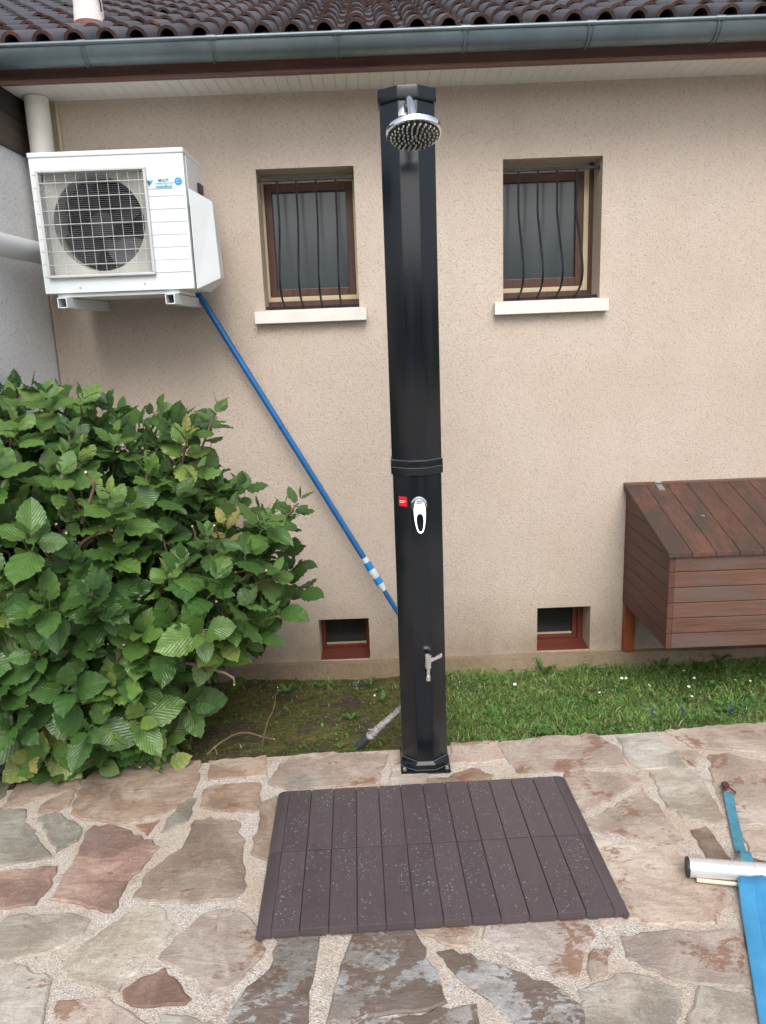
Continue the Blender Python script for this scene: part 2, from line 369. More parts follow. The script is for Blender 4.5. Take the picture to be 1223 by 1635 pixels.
# ------------------------------------------------------------------ geometry helpers
class MB:
    def __init__(s): s.v = []; s.f = []; s.mi = []; s.uv = None
    def add(s, vs, fs, mi=0):
        o = len(s.v); s.v += [Vector(v) for v in vs]
        s.f += [tuple(i+o for i in f) for f in fs]; s.mi += [mi]*len(fs); return s
    def box(s, a, b, mi=0):
        (x0, y0, z0), (x1, y1, z1) = a, b
        return s.add([(x0,y0,z0),(x1,y0,z0),(x1,y1,z0),(x0,y1,z0),(x0,y0,z1),(x1,y0,z1),(x1,y1,z1),(x0,y1,z1)],
                     [(0,3,2,1),(4,5,6,7),(0,1,5,4),(1,2,6,5),(2,3,7,6),(3,0,4,7)], mi)
    def hexa(s, p, mi=0):           # eight corners, bottom ring then top ring
        return s.add(p, [(0,3,2,1),(4,5,6,7),(0,1,5,4),(1,2,6,5),(2,3,7,6),(3,0,4,7)], mi)
    def prism(s, poly, ax, lo, hi, mi=0):   # poly in the two other axes (order x,y,z without ax)
        def P(u, w, t):
            return {0: (t, u, w), 1: (u, t, w), 2: (u, w, t)}[ax]
        n = len(poly); vs = [P(u, w, lo) for u, w in poly]+[P(u, w, hi) for u, w in poly]
        fs = [tuple(range(n)), tuple(range(2*n-1, n-1, -1))]+[(i, i+n, (i+1) % n+n, (i+1) % n) for i in range(n)]
        return s.add(vs, fs, mi)
    def tube(s, pts, rad, n=10, mi=0, caps=True):
        pts = [Vector(p) for p in pts]; rs = rad if isinstance(rad, (list, tuple)) else [rad]*len(pts)
        up = None; vs = []; fs = []
        for i, p in enumerate(pts):
            d = (pts[min(i+1, len(pts)-1)]-pts[max(i-1, 0)]).normalized()
            if up is None:
                up = Vector((0, 0, 1)) if abs(d.z) < 0.9 else Vector((1, 0, 0))
            a = d.cross(up).normalized(); up = a.cross(d).normalized()
            for k in range(n):
                t = 2*math.pi*k/n; vs.append(p+(a*math.cos(t)+up*math.sin(t))*rs[i])
        m = len(pts)
        for i in range(m-1):
            for k in range(n):
                fs.append((i*n+k, i*n+(k+1) % n, (i+1)*n+(k+1) % n, (i+1)*n+k))
        if caps: fs += [tuple(range(n-1, -1, -1)), tuple(range((m-1)*n, m*n))]
        return s.add(vs, fs, mi)
    def lathe(s, prof, origin, axis, n=24, mi=0):   # prof: (radius, height along axis)
        ax = Vector(axis).normalized(); u = ax.orthogonal().normalized(); w = ax.cross(u); o = Vector(origin)
        vs = []; fs = []
        for r, h in prof:
            for k in range(n):
                t = 2*math.pi*k/n; vs.append(o+ax*h+(u*math.cos(t)+w*math.sin(t))*r)
        for i in range(len(prof)-1):
            for k in range(n): fs.append((i*n+k, i*n+(k+1) % n, (i+1)*n+(k+1) % n, (i+1)*n+k))
        fs += [tuple(range(n-1, -1, -1)), tuple(range((len(prof)-1)*n, len(prof)*n))]
        return s.add(vs, fs, mi)
    def mesh(s, name, mats, off=(0, 0, 0), bevel=0.0, smooth=False, fix=True):
        off = Vector(off); me = bpy.data.meshes.new(name)
        me.from_pydata([v-off for v in s.v], [], s.f)
        for m in (mats if isinstance(mats, (list, tuple)) else [mats]): me.materials.append(m)
        me.polygons.foreach_set('material_index', s.mi)
        if fix or bevel:
            bm = bmesh.new(); bm.from_mesh(me)
            if fix: bmesh.ops.recalc_face_normals(bm, faces=bm.faces)
            if bevel:
                es = [e for e in bm.edges if len(e.link_faces) == 2 and e.calc_face_angle(0) > R(25)]
                bmesh.ops.bevel(bm, geom=es, offset=bevel, segments=2, affect='EDGES', profile=0.6, clamp_overlap=True)
            bm.to_mesh(me); bm.free()
        if smooth:
            me.polygons.foreach_set('use_smooth', [True]*len(me.polygons))
            try: me.set_sharp_from_angle(angle=R(38))
            except Exception: pass
        me.update(); return me

ORG = {}
def thing(name, label, cat, loc=(0, 0, 0), group=None):
    o = bpy.data.objects.new(name, None); col.objects.link(o); o.location = loc; o.empty_display_size = 0.05
    tag(o, label, cat, group); ORG[o.name] = Vector(loc); return o
def tag(o, label=None, cat=None, group=None, kind=None):
    for k, v in (('label', label), ('category', cat), ('group', group), ('kind', kind)):
        if v: o[k] = v
    return o
def link(name, me, parent=None, loc=(0, 0, 0)):
    o = bpy.data.objects.new(name, me); col.objects.link(o); o.location = loc
    if parent is not None: o.parent = parent
    return o
def part(name, mb, mat, parent=None, bevel=0.0, smooth=False, label=None):
    """mesh given in world coordinates, hung under parent (whose world origin is in ORG)"""
    off = ORG.get(parent.name, Vector()) if parent is not None else Vector()
    o = link(name, mb.mesh(name, mat, off, bevel, smooth), parent)
    ORG[o.name] = off
    if label: o['label'] = label
    return o
def struct(name, mb, mat, bevel=0.0):
    o = part(name, mb, mat, None, bevel); o['kind'] = 'structure'; return o
def text_mesh(body, size, mat, name, parent, mw, bold=0.0, extrude=0.0006):
    cu = bpy.data.curves.new(name, 'FONT'); cu.body = body; cu.size = size; cu.extrude = extrude; cu.offset = bold
    cu.align_x = 'CENTER'; cu.align_y = 'CENTER'
    tmp = bpy.data.objects.new(name, cu); dg = bpy.context.evaluated_depsgraph_get
    col.objects.link(tmp); bpy.context.view_layer.update()
    me = bpy.data.meshes.new_from_object(tmp.evaluated_get(dg())); col.objects.unlink(tmp); bpy.data.objects.remove(tmp)
    me.transform(Matrix.Translation(-ORG.get(parent.name, Vector())) @ mw); me.materials.clear(); me.materials.append(mat)
    o = link(name, me, parent); ORG[o.name] = ORG.get(parent.name, Vector()); return o

YW = 3.45      # wall face
# ------------------------------------------------------------------ ground, terrace, lawn
g = MB(); g.add([(-150, -150, -0.30), (150, -150, -0.30), (150, 150, -0.30), (-150, 150, -0.30)], [(0, 1, 2, 3)])
struct('ground', g, M['lawn'])
EDGE = [(-7, 1.75), (-2.6, 2.20), (-1.367, 2.392), (-0.745, 2.518), (-0.452, 2.549), (0.032, 2.566), (0.407, 2.592), (0.882, 2.616), (1.418, 2.640), (3.0, 2.72), (7, 2.95)]
def edge_y(x):
    for (x0, y0), (x1, y1) in zip(EDGE, EDGE[1:]):
        if x <= x1: return y0+(y1-y0)*(x-x0)/(x1-x0)
    return EDGE[-1][1]
t = MB(); poly = [(-7, -6), (7, -6)]+EDGE[::-1]
t.prism(poly, 2, -0.28, -0.0042)
terrace = struct('terrace', t, M['mortar'])
def lawn_z(x, y):
    e = edge_y(x); f = max(0, min(1, (y-e)/max(0.1, YW-e)))
    z = -0.03-0.085*f
    z += 0.012*math.sin(x*5.1+y*7)*math.sin(y*9.3-x*3)
    return z
lb = MB(); xs = [-3+0.05*i for i in range(181)]; NY = 22
vs = []; fs = []
for x in xs:
    e = edge_y(x)-0.01
    for j in range(NY+1):
        y = e+(YW+0.01-e)*j/NY
        vs.append((x, y, lawn_z(x, y)+(random.uniform(-1, 1)*0.006 if 0 < j < NY else 0)))
for i in range(len(xs)-1):
    for j in range(NY): a = i*(NY+1)+j; fs.append((a, a+NY+1, a+NY+2, a+1))
lb.add(vs, fs); struct('lawn', lb, M['lawn'])

hg = MB(); vs = []; fs = []; nx, nz_ = 60, 12  # unseen hedge added behind the camera to darken the low reflections
for i in range(nx+1):
    for j in range(nz_+1):
        x = -14+28*i/nx; z = -0.3+3.5*j/nz_; vs.append((x+random.uniform(-.1, .1), -9.0+random.uniform(-.22, .22)-(0.5 if j == nz_ else 0), z+random.uniform(-.12, .12)))
for i in range(nx):
    for j in range(nz_): a = i*(nz_+1)+j; fs.append((a, a+nz_+1, a+nz_+2, a+1))
hg.add(vs, fs); hgo = part('unseen_hedge', hg, plain('unseen_hedge_green', (0.035, 0.065, 0.02, 1), 0.8, var=0.5, vs=6), None); hgo['kind'] = 'stuff'

STONES = [
 ('b', [(-1.304,2.302),(-1.33,2.501),(-1.123,2.502),(-1.102,2.413),(-1.119,2.385),(-1.198,2.342),(-1.295,2.287)]),
 ('g', [(-1.474,2.469),(-1.361,2.491),(-1.342,2.351),(-1.379,2.279)]),
 ('b', [(-1.056,2.514),(-0.706,2.533),(-0.686,2.406),(-0.704,2.291),(-0.762,2.223),(-0.863,2.186),(-0.983,2.21),(-1.06,2.247),(-1.083,2.363),(-1.08,2.463)]),
 ('b', [(-0.667,2.531),(-0.466,2.55),(-0.451,2.424),(-0.643,2.417)]),
 ('b', [(-1.179,2.276),(-1.167,2.321),(-1.1,2.378),(-1.093,2.288),(-1.112,2.268),(-1.169,2.261)]),
 ('g', [(-1.161,2.225),(-1.121,2.251),(-1.041,2.197),(-0.994,2.136),(-0.99,2.103),(-1.033,2.057),(-1.089,2.133)]),
 ('g', [(-1.406,2.269),(-1.316,2.284),(-1.23,2.275),(-1.186,2.189),(-1.041,2.029),(-1.127,2.012),(-1.179,1.998),(-1.264,1.991)]),
 ('r', [(-0.958,2.171),(-0.897,2.163),(-0.855,2.143),(-0.728,2.052),(-0.748,1.976),(-0.775,1.908),(-0.777,1.789),(-0.892,1.833),(-0.961,1.846),(-0.959,1.96),(-0.962,2.07),(-0.971,2.134)]),
 ('r', [(-0.819,2.163),(-0.757,2.183),(-0.777,2.119)]),
 ('g', [(-0.736,2.125),(-0.728,2.194),(-0.691,2.303),(-0.668,2.302),(-0.666,2.222),(-0.672,2.182)]),
 ('b', [(-0.63,2.244),(-0.644,2.344),(-0.605,2.37),(-0.467,2.377),(-0.442,2.225),(-0.538,2.226)]),
 ('b', [(-0.637,2.18),(-0.595,2.19),(-0.495,2.16),(-0.465,2.018),(-0.436,1.85),(-0.472,1.82),(-0.552,1.815),(-0.731,1.84),(-0.724,1.912),(-0.702,1.966),(-0.644,2.044)]),
 ('r', [(-1.242,1.967),(-1.007,1.976),(-0.995,1.907),(-1.004,1.829),(-1.097,1.826),(-1.168,1.823)]),
 ('k', [(-1.123,1.751),(-1.066,1.76),(-1.056,1.785),(-0.901,1.787),(-0.829,1.759),(-0.831,1.719),(-0.864,1.682),(-0.915,1.652),(-1.008,1.638),(-1.063,1.633)]),
 ('k', [(-0.706,1.804),(-0.656,1.801),(-0.624,1.749),(-0.6,1.738),(-0.606,1.68),(-0.643,1.608),(-0.675,1.531),(-0.772,1.559),(-0.836,1.592),(-0.821,1.648),(-0.772,1.722),(-0.74,1.755)]),
 ('p', [(-0.599,1.626),(-0.574,1.689),(-0.507,1.772),(-0.438,1.781),(-0.385,1.725),(-0.353,1.684),(-0.351,1.614),(-0.409,1.528),(-0.452,1.51),(-0.531,1.582)]),
 ('r', [(-0.655,1.525),(-0.628,1.558),(-0.579,1.583),(-0.498,1.495),(-0.508,1.487),(-0.623,1.487)]),
 ('k', [(-1.056,1.602),(-0.992,1.604),(-0.936,1.607),(-0.9,1.58),(-0.853,1.563),(-0.843,1.511),(-0.802,1.397),(-0.952,1.4)]),
 ('p', [(-0.804,1.502),(-0.712,1.503),(-0.649,1.473),(-0.583,1.431),(-0.558,1.371),(-0.777,1.38)]),
 ('k', [(-0.545,1.453),(-0.498,1.447),(-0.434,1.424),(-0.407,1.365),(-0.544,1.37)]),
 ('w', [(-0.313,1.671),(-0.205,1.684),(-0.215,1.548),(-0.223,1.349),(-0.384,1.36),(-0.385,1.463),(-0.36,1.517),(-0.313,1.572)]),
 ('p', [(-0.424,2.368),(-0.405,2.49),(-0.357,2.542),(-0.237,2.556),(-0.02,2.529),(-0.045,2.392),(-0.068,2.354),(-0.224,2.345),(-0.335,2.333)]),
 ('b', [(-0.436,2.261),(-0.395,2.291),(-0.315,2.135),(-0.334,1.952),(-0.396,1.985),(-0.429,2.016)]),
 ('p', [(-0.003,2.389),(0.022,2.526),(0.076,2.533),(0.115,2.402),(0.097,2.285),(-0.002,2.282)]),
 ('p', [(0.208,2.46),(0.226,2.595),(0.392,2.594),(0.397,2.472),(0.28,2.455)]),
 ('p', [(0.396,2.582),(0.439,2.59),(0.611,2.612),(0.767,2.612),(0.818,2.506),(0.808,2.402),(0.604,2.386),(0.437,2.381),(0.411,2.492)]),
 ('k', [(0.845,2.595),(0.983,2.612),(1.009,2.492),(1.016,2.377),(0.856,2.378),(0.832,2.441)]),
 ('p', [(1.032,2.616),(1.221,2.637),(1.422,2.646),(1.553,2.648),(1.43,2.419),(1.325,2.448),(1.092,2.497)]),
 ('p', [(1.017,2.481),(1.109,2.468),(1.045,2.381),(1.023,2.438)]),
 ('p', [(1.126,2.441),(1.185,2.447),(1.29,2.378),(1.378,2.342),(1.224,2.053),(1.13,2.054),(1.025,2.066),(1.063,2.268)]),
 ('p', [(0.602,2.376),(0.772,2.354),(0.834,2.311),(0.79,2.277),(0.597,2.149),(0.533,2.266)]),
 ('p', [(0.594,2.1),(0.826,2.256),(0.841,2.125),(0.855,1.992),(0.822,1.969),(0.706,2.016),(0.615,2.067)]),
 ('k', [(0.884,2.347),(1.02,2.347),(1.029,2.289),(1.016,2.066),(0.917,2.088),(0.87,2.148)]),
 ('d', [(0.891,2.035),(0.946,2.052),(0.959,1.867),(0.893,1.871)]),
 ('p', [(0.515,2.02),(0.6,2.015),(0.828,1.936),(0.875,1.872),(0.887,1.758),(0.876,1.724),(0.807,1.671),(0.678,1.675),(0.593,1.693),(0.475,1.855)]),
 ('p', [(1.039,2.011),(1.114,2.021),(1.2,2.009),(1.148,1.911),(1.061,1.916),(1.017,1.925)]),
 ('p', [(0.641,1.642),(0.86,1.636),(0.842,1.555),(0.809,1.469),(0.684,1.488),(0.609,1.528),(0.554,1.569),(0.561,1.63)]),
 ('p', [(0.483,1.593),(0.518,1.591),(0.483,1.525),(0.451,1.508),(0.451,1.536)]),
 ('k', [(0.413,1.474),(0.514,1.514),(0.545,1.517),(0.592,1.501),(0.639,1.468),(0.572,1.328),(0.397,1.336)]),
 ('k', [(0.691,1.47),(0.8,1.443),(0.771,1.32),(0.592,1.327)]),
 ('p', [(0.228,1.684),(0.339,1.706),(0.488,1.701),(0.489,1.644),(0.439,1.575),(0.419,1.528),(0.386,1.516),(0.312,1.566),(0.256,1.604),(0.214,1.642)]),
 ('w', [(0.098,1.602),(0.13,1.605),(0.247,1.546),(0.356,1.485),(0.402,1.431),(0.389,1.343),(0.263,1.349),(0.243,1.43),(0.185,1.484),(0.132,1.551)]),
 ('w', [(-0.119,1.685),(-0.043,1.698),(0.03,1.678),(0.059,1.614),(0.098,1.462),(0.064,1.446),(-0.06,1.435),(-0.167,1.415),(-0.147,1.527),(-0.124,1.623)]),
 ('p', [(0.047,1.677),(0.189,1.697),(0.213,1.69),(0.164,1.624),(0.132,1.63)]),
 ('w', [(-0.159,1.402),(-0.06,1.418),(0.136,1.443),(0.166,1.45),(0.161,1.353),(-0.164,1.367)]),
 ('p', [(0.52,1.697),(0.569,1.694),(0.546,1.673),(0.523,1.664)]),
 ('d', [(1.002,1.912),(1.06,1.882),(1.031,1.824),(1.007,1.865)]),
 ('k', [(0.903,1.634),(0.997,1.629),(0.902,1.451),(0.848,1.467)]),
 ('b', [(0.083,2.372),(0.192,2.365),(0.276,2.418),(0.337,2.374),(0.302,2.282),(0.1,2.295)]),
]
DAISY = [(0.928,3.268),(1.057,3.261),(1.061,3.189),(1.028,3.18),(0.967,3.073),(0.897,3.036),(0.822,3.074),(1.209,3.005),(1.259,2.978),(1.286,3.079),(1.166,2.961),(1.501,3.116),(1.566,3.095),(1.23,3.265),(1.358,3.291),(1.11,3.094),(1.236,3.139),(1.359,3.186),(1.669,3.154),(0.62,3.125),(-0.07,3.15),(0.50,3.20),(0.56,3.18)]

def pip(x, y, poly):
    c = False; j = len(poly)-1
    for i in range(len(poly)):
        (xi, yi), (xj, yj) = poly[i], poly[j]
        if (yi > y) != (yj > y) and x < (xj-xi)*(y-yi)/(yj-yi)+xi: c = not c
        j = i
    return c
def area(p): return 0.5*sum(p[i][0]*p[(i+1) % len(p)][1]-p[(i+1) % len(p)][0]*p[i][1] for i in range(len(p)))
def stone(poly, kind):
    if area(poly) < 0: poly = poly[::-1]
    n = len(poly); grown = []
    for i in range(n):           # widen a little so the joints stay narrow
        a, b, c = (Vector(poly[j % n]) for j in (i-1, i, i+1)); d1 = (b-a).normalized(); d2 = (c-b).normalized()
        nn = Vector((d1.y+d2.y, -d1.x-d2.x)); grown.append(b+(nn.normalized() if nn.length > 1e-4 else nn)*0.0075)
    if kind != 'd': poly = [tuple(q) for q in grown]
    pts = []
    for i in range(n):           # rough, broken edges
        a = Vector(poly[i]); b = Vector(poly[(i+1) % n]); d = b-a; k = max(1, int(d.length/0.022)); nr = Vector((d.y, -d.x)).normalized()
        for q in range(k):
            j = 0.0 if q == 0 else random.gauss(0, 0.0042)
            pts.append(a+d*(q/k)+nr*j+Vector((random.gauss(0, 0.0012), random.gauss(0, 0.0012))))
    n = len(pts); cx = sum((p.x for p in pts))/n; cy = sum((p.y for p in pts))/n
    tx, ty = random.gauss(0, 0.004), random.gauss(0, 0.004); h = random.uniform(0.0, 0.003)
    zt = lambda p: h+(p.x-cx)*tx+(p.y-cy)*ty
    inner = []
    for i in range(n):
        d = pts[(i+1) % n]-pts[i-1]; nr = Vector((-d.y, d.x)).normalized()*random.uniform(0.003, 0.007)
        inner.append(pts[i]+nr)
    off = Vector((cx, cy, 0))
    v = [(p.x, p.y, -0.03) for p in pts]+[(p.x, p.y, zt(p)-0.0035) for p in pts]+[(p.x, p.y, zt(p)) for p in inner]
    f = [(i, (i+1) % n, n+(i+1) % n, n+i) for i in range(n)]+[(n+i, n+(i+1) % n, 2*n+(i+1) % n, 2*n+i) for i in range(n)]
    f.append(tuple(range(2*n, 3*n)))
    mb = MB().add(v, f)
    me = mb.mesh('paving_stone', M['st_'+kind], off, fix=False)
    o = link('paving_stone', me, terrace, off); return o
for k, p in STONES: stone(p, k)
# stones beyond the photograph's frame carry the paving on
used = [p for _, p in STONES]
for iy in range(-10, 11):
    for ix in range(-12, 13):
        cx = ix*0.36+(0.18 if iy % 2 else 0)+random.uniform(-0.05, 0.05); cy = 0.1+iy*0.30+random.uniform(-0.04, 0.04)
        if cy > edge_y(cx)-0.2: continue
        if -1.6 < cx < 1.75 and 1.05 < cy: continue
        if any(pip(cx+dx, cy+dy, p) for p in used for dx in (-0.18, -0.09, 0, 0.09, 0.18) for dy in (-0.16, -0.08, 0, 0.08, 0.16)): continue
        if abs(cx) > 3.2 or cy < -1.6: continue
        m = random.choice((4, 5, 5, 6)); a0 = random.uniform(0, 6)
        stone([(cx+0.165*math.cos(a0+6.283*q/m)*random.uniform(0.85, 1.12), cy+0.14*math.sin(a0+6.283*q/m)*random.uniform(0.85, 1.12)) for q in range(m)], random.choice('gkbrppk'))

# ------------------------------------------------------------------ house
house = thing('house', 'tan rendered house with dark tiled roof, zinc gutter and four small windows', 'house', (0.2, YW, -0.1))
WL = dict(x0=-0.477, x1=-0.068, z0=1.606, z1=2.180); WR = dict(x0=0.556, x1=0.974, z0=1.606, z1=2.182)
BL = dict(x0=-0.327, x1=-0.088, z0=-0.034, z1=0.177); BR = dict(x0=0.716, x1=0.970, z0=-0.030, z1=0.194)
OPEN = [WL, WR, BL, BR]; REV = 0.17
X0, X1, Z0, Z1 = -1.40, 7.0, -0.6, 2.50
cx = sorted({X0, X1}|{o[k] for o in OPEN for k in ('x0', 'x1')}); cz = sorted({Z0, Z1}|{o[k] for o in OPEN for k in ('z0', 'z1')})
w = MB(); idx = {}
def vid(x, z, y=YW):
    k = (x, y, z)
    if k not in idx: idx[k] = len(w.v); w.v.append(Vector((x, y, z)))
    return idx[k]
for i in range(len(cx)-1):
    for j in range(len(cz)-1):
        mx, mz = (cx[i]+cx[i+1])/2, (cz[j]+cz[j+1])/2
        if any(o['x0'] < mx < o['x1'] and o['z0'] < mz < o['z1'] for o in OPEN): continue
        w.f.append((vid(cx[i], cz[j]), vid(cx[i+1], cz[j]), vid(cx[i+1], cz[j+1]), vid(cx[i], cz[j+1]))); w.mi.append(0)
for o in OPEN:
    c4 = [(o['x0'], o['z0']), (o['x1'], o['z0']), (o['x1'], o['z1']), (o['x0'], o['z1'])]
    for (xa, za), (xb, zb) in zip(c4, c4[1:]+c4[:1]):
        w.add([(xa, YW, za), (xb, YW, zb), (xb, YW+0.1315, zb), (xa, YW+0.1315, za)], [(0, 1, 2, 3)], 1)
w.add([(X0, YW, Z0), (X0, YW+5, Z0), (X0, YW+5, Z1), (X0, YW, Z1), (X1, YW, Z0), (X1, YW+5, Z0), (X1, YW+5, Z1), (X1, YW, Z1)], [(0, 3, 2, 1), (4, 5, 6, 7), (1, 2, 6, 5)])
off = ORG[house.name]; wall = link('wall', w.mesh('wall', [M['render'], M['reveal']], off, fix=False), house); ORG[wall.name] = off
pl = MB(); nseg = 60
for i in range(nseg):          # slightly wavering concrete footing
    xa = -1.40+8.4*i/nseg; xb = -1.40+8.4*(i+1)/nseg
    fy = lambda x: 3.412+0.004*math.sin(x*7)+0.003*math.sin(x*17)
    fz = lambda x: -0.034+0.002*math.sin(x*11)
    pl.hexa([(xa, fy(xa), -0.5), (xb, fy(xb), -0.5), (xb, YW-0.002, -0.5), (xa, YW-0.002, -0.5), (xa, fy(xa), fz(xa)), (xb, fy(xb), fz(xb)), (xb, YW-0.002, fz(xb)), (xa, YW-0.002, fz(xa))])
part('plinth', pl, M['plinth'], house)

def ring(mb, o, y0, y1, inset, width, bot=None, top=None):
    x0, x1, z0, z1 = o['x0']+inset, o['x1']-inset, o['z0']+inset, o['z1']-inset
    b = width if bot is None else bot; tt = width if top is None else top
    mb.box((x0, y0, z0), (x0+width, y1, z1)); mb.box((x1-width, y0, z0), (x1, y1, z1))
    mb.box((x0+width, y0, z0), (x1-width, y1, z0+b)); mb.box((x0+width, y0, z1-tt), (x1-width, y1, z1))
def window_up(o, px, pz, bars, label):
    """px, pz: extents of the visible pane; the frame is set in a rebate, so part of it runs on behind the wall"""
    def rect(e): return dict(x0=px[0]-e, x1=px[1]+e, z0=pz[0]-e, z1=pz[1]+e)
    o1 = dict(x0=px[0]-0.077, x1=px[1]+0.077, z0=o['z0']+0.004, z1=pz[1]+0.10)
    f = MB(); ring(f, o1, YW+0.132, YW+0.26, 0.0, 0.024, 0.040, 0.03)
    win = part('window', f, M['winwood'], house, 0.002, label=label)
    o2 = dict(x0=o1['x0']+0.0245, x1=o1['x1']-0.0245, z0=o1['z0']+0.0405, z1=o1['z1']-0.0305)
    c = MB(); ring(c, o2, YW+0.145, YW+0.26, 0.0, 0.021, 0.019, 0.034); part('trim', c, M['cream'], win, 0.001)
    o3 = dict(x0=o2['x0']+0.0215, x1=o2['x1']-0.0215, z0=o2['z0']+0.0195, z1=o2['z1']-0.0345)
    s = MB(); ring(s, o3, YW+0.158, YW+0.26, 0.0, px[0]-o3['x0'], pz[0]-o3['z0'], o3['z1']-pz[1]); part('sash', s, M['winwood'], win, 0.003)
    p = MB(); p.box((px[0]-0.004, YW+0.180, pz[0]-0.004), (px[1]+0.004, YW+0.188, pz[1]+0.004)); part('pane', p, M['pane'], win)
    yr = YW+0.045
    for z, hh in ((o['z1']-0.036, 0.0065), (o['z0']+0.014, 0.006)):
        r = MB(); r.box((o['x0']-0.006, yr-0.006, z-hh), (o['x1']+0.006, yr+0.006, z+hh)); part('grille_rail', r, M['iron'], win, 0.001)
    zt, zb = o['z1']-0.04, o['z0']+0.014
    H = zt-zb
    for x in bars:
        path = [(x, yr, zt)]
        prof = [(0.0, 0), (0.28, 0), (0.33, 0.004), (0.40, 0.021), (0.70, 0.108), (0.76, 0.122), (0.82, 0.127), (0.88, 0.116), (0.93, 0.086), (0.97, 0.044), (1.0, 0.0)]
        path = [(x, yr-0.006-d, zt-H*q) for q, d in prof]
        b = MB(); b.tube(path, 0.0047, 6); part('grille_bar', b, M['iron'], win, 0, True)
    sl_ = MB(); sl_.box((o['x0']-0.042, YW-0.042, o['z0']-0.052), (o['x1']+0.030, YW+0.0, o['z0']-0.001)); sl_.box((o['x0']+0.001, YW+0.0, o['z0']-0.001), (o['x1']-0.001, YW+0.13, o['z0']+0.0035))
    part('sill', sl_, M['sill'], win, 0.004)
window_up(WL, (-0.437, -0.112), (1.704, 2.113), (-0.395, -0.315, -0.231, -0.148), 'barred window beside the air conditioner')
window_up(WR, (0.573, 0.905), (1.710, 2.117), (0.628, 0.710, 0.793, 0.876), 'barred window right of the shower column')
def window_low(o, px, pz, label):
    o1 = dict(x0=px[0]-0.05, x1=px[1]+0.05, z0=o['z0']-0.05, z1=pz[1]+0.05)
    f = MB(); ring(f, o1, YW+0.132, YW+0.26, 0.0, 0.026, 0.052, 0.024)
    f.hexa([(o['x0']+0.001, YW+0.012, o['z0']+0.001), (o['x1']-0.001, YW+0.012, o['z0']+0.001), (o['x1']-0.001, YW+0.1315, o['z0']+0.001), (o['x0']+0.001, YW+0.1315, o['z0']+0.001), (o['x0']+0.001, YW+0.012, o['z0']+0.004), (o['x1']-0.001, YW+0.012, o['z0']+0.004), (o['x1']-0.001, YW+0.1315, o['z0']+0.010), (o['x0']+0.001, YW+0.1315, o['z0']+0.010)])
    win = part('window', f, M['basewood'], house, 0.003, label=label)
    o2 = dict(x0=px[0]-0.0235, x1=px[1]+0.0235, z0=o['z0']+0.003, z1=pz[1]+0.0255)
    s = MB(); ring(s, o2, YW+0.142, YW+0.26, 0.0, 0.0235, pz[0]-o2['z0'], 0.0255); part('sash', s, M['basewood'], win, 0.003)
    b = MB(); b.box((px[0], YW+0.148, pz[0]+0.0005), (px[1], YW+0.158, pz[0]+0.007)); part('glazing_bead', b, M['cream'], win)
    p = MB(); p.box((px[0]-0.004, YW+0.160, pz[0]-0.004), (px[1]+0.004, YW+0.168, pz[1]+0.004)); part('pane', p, M['pane2'], win)
window_low(BL, (-0.306, -0.108), (-0.010, 0.24), 'low basement window left of the shower column'); window_low(BR, (0.70, 0.920), (0.0, 0.26), 'low basement window right of the shower column')

# eaves: soffit boards, fascia, gutter
sz = 2.466
sf = MB(); sf.box((-3.2, 3.222, sz+0.012), (7.0, YW+0.01, sz+0.02)); soffit = part('soffit', sf, M['soffit'], house)
sb = MB().box((0.0004, 0, 0), (0.0456, 0.232, 0.009)); sbm = sb.mesh('soffit_board', M['soffit'], (0, 0, 0), 0.0018)
for i in range(84):
    x = -1.55+i*0.0460
    o = link('soffit_board', sbm, soffit, Vector((x, 3.221, sz+0.001))-ORG[soffit.name])
fa = MB(); fa.box((-3.2, 3.196, 2.466-0.006), (7, 3.221, 2.56)); part('fascia', fa, M['fascia'], house, 0.002)
ft = MB(); ft.box((-3.2, 3.188, 2.458), (7, 3.1955, 2.472)); part('fascia_trim', ft, M['fascia'], house, 0.002)
gt = MB(); gy, gz, gr = 3.126, 2.546, 0.057
prof = [(gy+gr*math.cos(math.pi+math.pi*k/14), gz+gr*math.sin(math.pi+math.pi*k/14)) for k in range(15)]
inner = [(gy+(gr-0.002)*math.cos(math.pi+math.pi*k/14), gz+(gr-0.002)*math.sin(math.pi+math.pi*k/14)) for k in range(15)][::-1]
full = prof+inner
gt.add([(-3.2, y, z) for y, z in full]+[(7.0, y, z) for y, z in full], [(i, (i+1) % 30, 30+(i+1) % 30, 30+i) for i in range(30)])
gutter = part('gutter', gt, M['zinc'], house, 0, True)
bd = MB(); bd.tube([(-3.2, gy-gr-0.002, gz+0.002), (7, gy-gr-0.002, gz+0.002)], 0.0075, 10); part('gutter_bead', bd, M['zinc'], gutter, 0, True)
for x in (-1.93, -1.47, -1.02, -0.555, -0.105, 0.357, 0.805, 1.268, 1.72, 2.17):
    k = MB(); pr = [(x, gy+(gr+0.003)*math.cos(math.pi*0.95+math.pi*q/12), gz+(gr+0.003)*math.sin(math.pi*0.95+math.pi*q/12)) for q in range(13)]
    k.tube(pr, 0.0032, 6); k.tube([(x+0.014, p[1]+0.001, p[2]+0.0005) for p in pr], 0.002, 6)
    k.tube([(x-0.010, gy-gr-0.002, gz+0.002), (x+0.022, gy-gr-0.002, gz+0.002)], 0.0095, 10)
    part('gutter_bracket', k, M['zinc'], gutter, 0, True)
